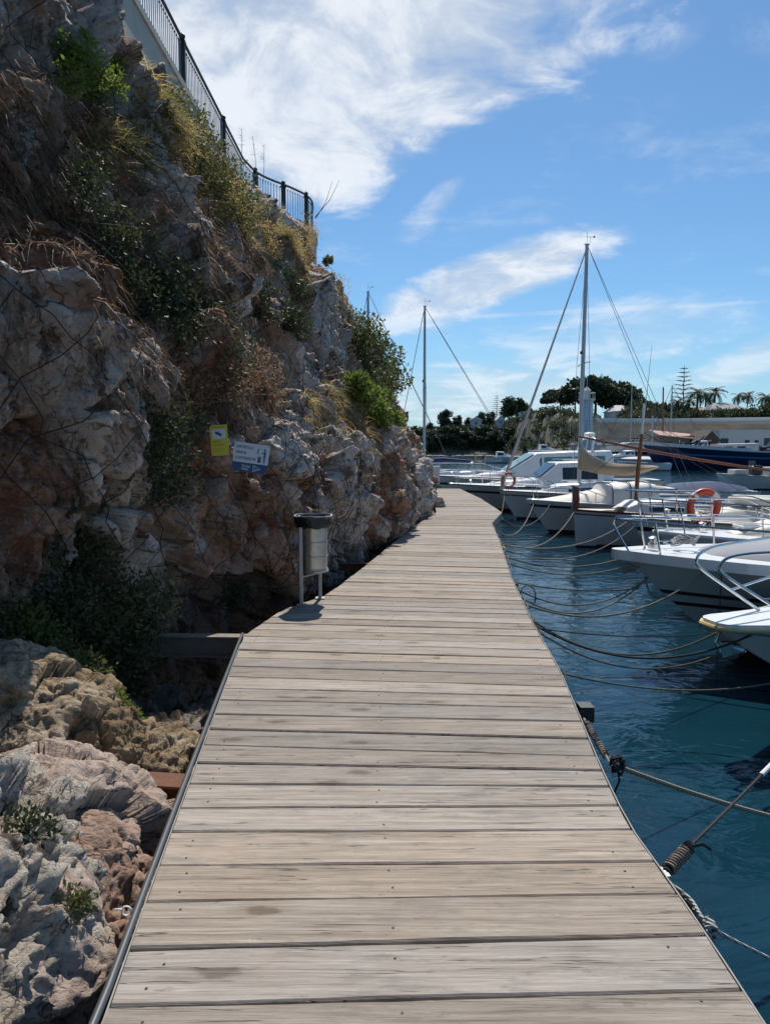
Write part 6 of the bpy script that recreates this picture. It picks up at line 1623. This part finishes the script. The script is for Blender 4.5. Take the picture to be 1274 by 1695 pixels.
# ------------------------------------------------------------------ mooring ropes
MR = 'mooring ropes between the boardwalk and the boats'
def dk(px, py, z=-.06): q = PZ(px, py, 0); return Vector((pl_interp(ER, q.y) + .03, q.y, z))
def rope(label, a, b, sag, r, m, wob=.0, name='mooring_rope', n=22, eye=True):
    pts = arc(a, b, sag, n); g = G(); g.tube(pts, r, 7)
    if eye:
        a = Vector(a); d = (pts[1] - pts[0]).normalized()
        g.tube([a + Vector((0.04 * math.cos(t), 0.05 * math.sin(t), 0.03 * math.sin(t) - .02)) for t in np.linspace(0, 6.28, 11)[:-1]], r, 5, closed=True)
    o = g.obj(name, m, None, True); return tag(o, label, 'rope', MR)
def bl(root, x, y, z):
    return Matrix.Translation(root.location) @ Matrix.Rotation(root.rotation_euler.z, 4, 'Z') @ Vector((x, y, z))
# nearest: snubber spring and dark line
s0_ = dk(1078, 1432, -.03); s1_ = P(1140, 1402, s0_.y + .12); end = P(1330, 1212, s0_.y + 1.05)
e = empty('mooring_snubber', s0_, 0, 'thick coiled mooring snubber standing out from the near right edge of the boardwalk', 'snubber')
dv = (s1_ - s0_); Ln = dv.length; dn = dv.normalized(); u = dn.orthogonal().normalized(); w = dn.cross(u)
g = G(); g.tube([dn * Ln * t + (u * math.cos(t * 82) + w * math.sin(t * 82)) * .020 for t in np.linspace(.12, .85, 170)], .0065, 6); g.obj('coil', ropemat('brown_twine', (.30, .25, .20)), e, True)
g = G(); g.tube([dn * Ln * .05, dn * Ln * .95], .015, 8); g.obj('core', M_BLACK, e, True)
g = G(); g.tube([dn * Ln * .0, dn * Ln * .14], .008, 6); g.box(dn * Ln * .0, (.02, .06, .012)); g.obj('shackle', M_GALV, e, True)
g = G()
for k in range(4): g.tube([dn * (Ln * (.9 + .03 * k)) + (u * math.cos(t) + w * math.sin(t)) * (.016 + .004 * (k % 2)) + dn * .01 * math.sin(2 * t) for t in np.linspace(0, 6.28, 11)[:-1]], .0055, 5, closed=True)
g.tube([s1_ - s0_, s1_ - s0_ + Vector((.05, .0, .012)), s1_ - s0_ + Vector((.075, -.02, .0))], .006, 5); g.obj('knot', M_BLACK, e, True)
pa = P(1259, 1283, s0_.y + .72)
g = G(); g.tube([s1_ - dn * .01, s1_.lerp(pa, .5) + Vector((0, 0, -.004)), pa], .0065, 7); g.tube([pa, pa.lerp(end, .6)], .0095, 7); tag(g.obj('mooring_rope', M_ROPE_D, None, True), 'dark taut mooring line rising from the coiled snubber to the right edge', 'rope', MR)
g = G(); g.tube([pa, pa.lerp(end, .75)], .0115, 8); tag(g.obj('rope_sleeve', M_WHITE, None, True), 'white chafe sleeve on the dark taut line at the right edge', 'rope sleeve')
# spring + rope 2
a = PZ(966, 1190, -.06); b_ = PZ(1010, 1264, -.07)
e = empty('mooring_snubber', a, 0, 'thin rusty spring hanging along the right edge of the boardwalk', 'snubber')
dv = b_ - a; dn = dv.normalized(); u = dn.orthogonal().normalized(); w = dn.cross(u); Ln = dv.length
g = G(); g.tube([dn * Ln * t + (u * math.cos(t * 150) + w * math.sin(t * 150)) * .016 for t in np.linspace(.1, .85, 260)], .0045, 4); g.obj('coil', M_BEAM, e, True)
g = G(); g.tube([(0, 0, 0), dn * Ln * .12], .008, 6); g.obj('shackle', M_BEAM, e); g = G(); g.tube([dn * Ln * .84, dn * Ln], .007, 6); g.obj('shackle', M_BEAM, e)
g = G(); rr = random.Random(6)
for k in range(7): g.tube([Vector((rr.uniform(-.01, .02), rr.uniform(-.015, .015), rr.uniform(-.02, .01))) + Vector((math.cos(t + k) * .026, math.sin(t * 1.3 + k) * .02, math.sin(t + k) * .028)) for t in np.linspace(0, 6.28, 11)[:-1]], .0065, 5, closed=True)
g.tube([(0, 0, -.01), (.01, -.02, -.08), (-.02, -.03, -.14)], .006, 5)
o = g.obj('rope_knot', M_ROPE_D, None, True); o.location = b_ + Vector((.03, 0, 0)); tag(o, 'black knotted lashing where the long hemp rope meets the rusty spring', 'knot')
rope('thick twisted hemp rope swinging away below the taut dark line', b_, P(1320, 1362, b_.y + .35), .02, .0125, M_ROPE, eye=False)
# pale doubled ropes at the very front
a = PZ(1104, 1458, -.02); c = PZ(1174, 1532, -.04); c2 = P(1330, 1612, 2.35)
for k in range(2):
    g = G(); o_ = Vector((0, .015 * k, -.012 * k)); g.tube(smooth_path([a + o_, PZ(1142, 1488, -.03) + o_, c + o_, c.lerp(c2, .5) + Vector((0, 0, -.008)), c2 + o_ * 2], 8), .0058, 7)
    tag(g.obj('mooring_rope', M_ROPE_W, None, True), ['upper one of the two pale ropes at the lower right corner', 'lower one of the two pale ropes at the lower right corner'][k], 'rope', MR)
g = G()
for k in range(8): g.tube([c + Vector((.018 * math.cos(t + k), .016 * math.sin(t), .02 * math.sin(t + k) - .004 * k)) for t in np.linspace(0, 6.28, 10)[:-1]], .005, 5, closed=True)
g.tube([c, c + Vector((-.005, -.01, -.05)), c + Vector((-.015, -.01, -.09))], .008, 5)
tag(g.obj('rope_knot', M_ROPE_W, None, True), 'pale knot with a frayed tail tying the two pale ropes together', 'knot')
g = G()
for k in range(4):
    a_ = a.lerp(c, .12 + .2 * k); g.tube([a_ + Vector((-.012, 0, .012)), a_ + Vector((.02, .01, -.03)), a_ + Vector((.03, -.04, -.045)), a_ + Vector((.0, -.05, -.02))], .0055, 5)
tag(g.obj('rope_lashing', M_ROPE_G, None, True), 'loose grey lashings wound round the pale ropes beside the boardwalk edge', 'rope')
bw1 = bl(b1, .15, 0, 1.1); bw2 = bl(b2, .5, -.1, 1.05); bw2b = bl(b2, .12, 0, 1.15); bw3 = bl(b3, .2, 0, 1.15); bw4 = bl(b4, .2, 0, 1.1); bw5 = bl(b5, .05, 0, 1.0); bw6 = bl(b6, .2, 0, .95); bw7 = bl(b7, .2, 0, 1.0); bw5b = bl(b5, 1.3, -.8, .9)
rope('thin pale rope dipping low to the water, first beyond the knotted hemp rope', dk(918, 1100), P(1290, 1128, 6.2), .10, .007, M_ROPE_G)
rope('dark rope leading from the boardwalk to the yellow-edged bow', dk(880, 1022), bl(b1, .3, -.2, 1.03), .28, .010, M_ROPE_D)
rope('grey-green rope slung below the dark one to the yellow-edged bow', dk(874, 1014), bl(b1, .35, .2, 1.02), .33, .009, M_ROPE_G)
rope('second slack rope to the yellow-edged bow, lowest of the three', dk(884, 1032), bl(b1, .5, 0, 1.0), .36, .008, M_ROPE_G)
rope('thin dark rope running almost level to the hull with twin stripes', dk(886, 1028), bl(b2, 1.6, -.5, .55), .12, .006, M_ROPE_D)
rope('pale rope from the boardwalk up to the side of the grey-covered boat', dk(862, 990), bl(b2, .95, -.45, 1.25), .34, .010, M_ROPE)
rope('left of the two pale ropes meeting under the flared bow', dk(852, 966), bl(b2, .30, -.05, 1.0), .26, .009, M_ROPE)
rope('right of the two pale ropes meeting under the flared bow', dk(858, 980), bl(b2, .34, .05, 1.0), .30, .009, M_ROPE)
rope('knotted level rope crossing the water to the flared bow', dk(848, 955), bl(b2, .2, 0, .85), .06, .008, M_ROPE_G)
rope('upper rope to the low white bow behind the flared one', dk(834, 915), bw3, .30, .011, M_ROPE)
rope('lower rope to the low white bow behind the flared one', dk(838, 925), bl(b3, .5, .3, 1.1), .36, .009, M_ROPE)
rope('slack rope to the boat behind the life ring', dk(830, 902), bw4, .42, .010, M_ROPE)
rope('rope running to the red-brown stem of the wooden boat', dk(824, 890), bw5, .45, .011, M_ROPE)
rope('rope running along the side of the wooden boat', dk(826, 895), bw5b, .35, .011, M_ROPE)
rope('rope from the boardwalk corner to the launch with the canopy', dk(815, 868), bw6, .50, .011, M_ROPE)
rope('second rope from the boardwalk corner to the launch with the canopy', dk(828, 852), bl(b6, .6, -.4, .95), .42, .010, M_ROPE_G)
rope('rope from the boardwalk corner to the bow of the tall-masted yacht', dk(822, 844), bw7, .30, .011, M_ROPE_G)
rope('short rope to the cruiser with dark side windows', dk(790, 822), bl(b10, .3, 0, 1.0), .25, .011, M_ROPE_G)
v0 = bl(b2, .95, -.62, 1.28)
g = G(); g.tube([v0, v0 + Vector((-.02, -.02, -.7)), v0 + Vector((-.03, -.02, -1.35))], .006, 6); tag(g.obj('hanging_line', M_ROPE_D, None, True), 'dark line hanging straight down the striped hull into the water', 'rope')
v0 = bl(b2, .28, .02, 1.0)
g = G(); g.tube(smooth_path([v0, v0 + Vector((.05, 0, -.18)), v0 + Vector((.16, 0, -.27)), v0 + Vector((.27, 0, -.2)), v0 + Vector((.30, 0, -.02))], 5), .012, 7); tag(g.obj('rope_loop', M_ROPE_W, None, True), 'white loop of rope hanging under the flared bow', 'rope')
v0 = bl(b1, .55, -.2, .98)
g = G(); g.tube(smooth_path([v0, v0 + Vector((.0, 0, -.3)), v0 + Vector((.05, 0, -.62)), v0 + Vector((.09, 0, -.66))], 5), .011, 7); tag(g.obj('rope_loop', M_ROPE_G, None, True), 'rope end hanging under the yellow-edged bow', 'rope')
q = dk(850, 968); g = G(); g.tube([q + Vector((.12 + .09 * math.cos(t), .02, -.08 + .13 * math.sin(t))) for t in np.linspace(0, 6.28, 17)[:-1]], .008, 5, closed=True); tag(g.obj('rope_loop', M_ROPE_G, None, True), 'loose rope ring hanging off the right edge of the boardwalk', 'rope')
# iron mooring rings and chain lumps under the edge
for i, (px, py) in enumerate([(846, 958), (826, 900), (876, 1018), (818, 878), (950, 1170)]):
    q = dk(px, py, -.08); g = G(); rr = random.Random(i)
    for k in range(6): g.tube([q + Vector((rr.uniform(-.03, .03), rr.uniform(-.08, .08), -.05 * k * .6)) + Vector((.03 * math.cos(t), .035 * math.sin(t + k), .03 * math.sin(t))) for t in np.linspace(0, 6.28, 9)[:-1]], .010, 5, closed=True)
    tag(g.obj('mooring_chain', M_IRON, None, True), ['rusty chain lump under the edge where the boardwalk bulges', 'rusty chain lump at the inner corner of the boardwalk', 'rusty chain lump where three ropes leave together', 'rusty chain lump by the far corner of the boardwalk', 'small dark bracket and chain beside the rusty spring'][i], 'chain', 'chains under the right edge')
g = G(); q = dk(948, 1165, -.03); g.box(q + Vector((.04, 0, -.02)), (.08, .10, .09)); tag(g.obj('edge_cleat', M_IRON), 'dark square block fixed to the right edge above the rusty spring', 'cleat')
# stanchions and lifelines between boats at the right, carrying the ring
g = G(); a = P(1060, 831, 14.05); b_ = P(1330, 846, 14.1)
g.tube([a, P(1165, 834, 14.07), b_], .010, 6)
g.tube([P(1150, 842, 14.08), P(1195, 898, 14.0)], .012, 6); g.tube([P(1060, 831, 14.05), P(1070, 868, 14.05)], .011, 6); g.tube([P(1115, 833, 14.06), P(1126, 870, 14.06)], .011, 6); g.tube([P(1250, 841, 14.08), P(1262, 880, 14.08)], .011, 6)
tag(g.obj('steel_guard_rail', M_STEEL, None, True), 'stainless guard rail that carries the large life ring', 'rail')
g = G(); g.tube([P(1040, 871, 12.3), P(1330, 880, 12.3)], .006, 5); tag(g.obj('wire_lifeline', M_STEEL, None, True), 'thin wire lifeline stretched along the low white boat under the life ring', 'wire')
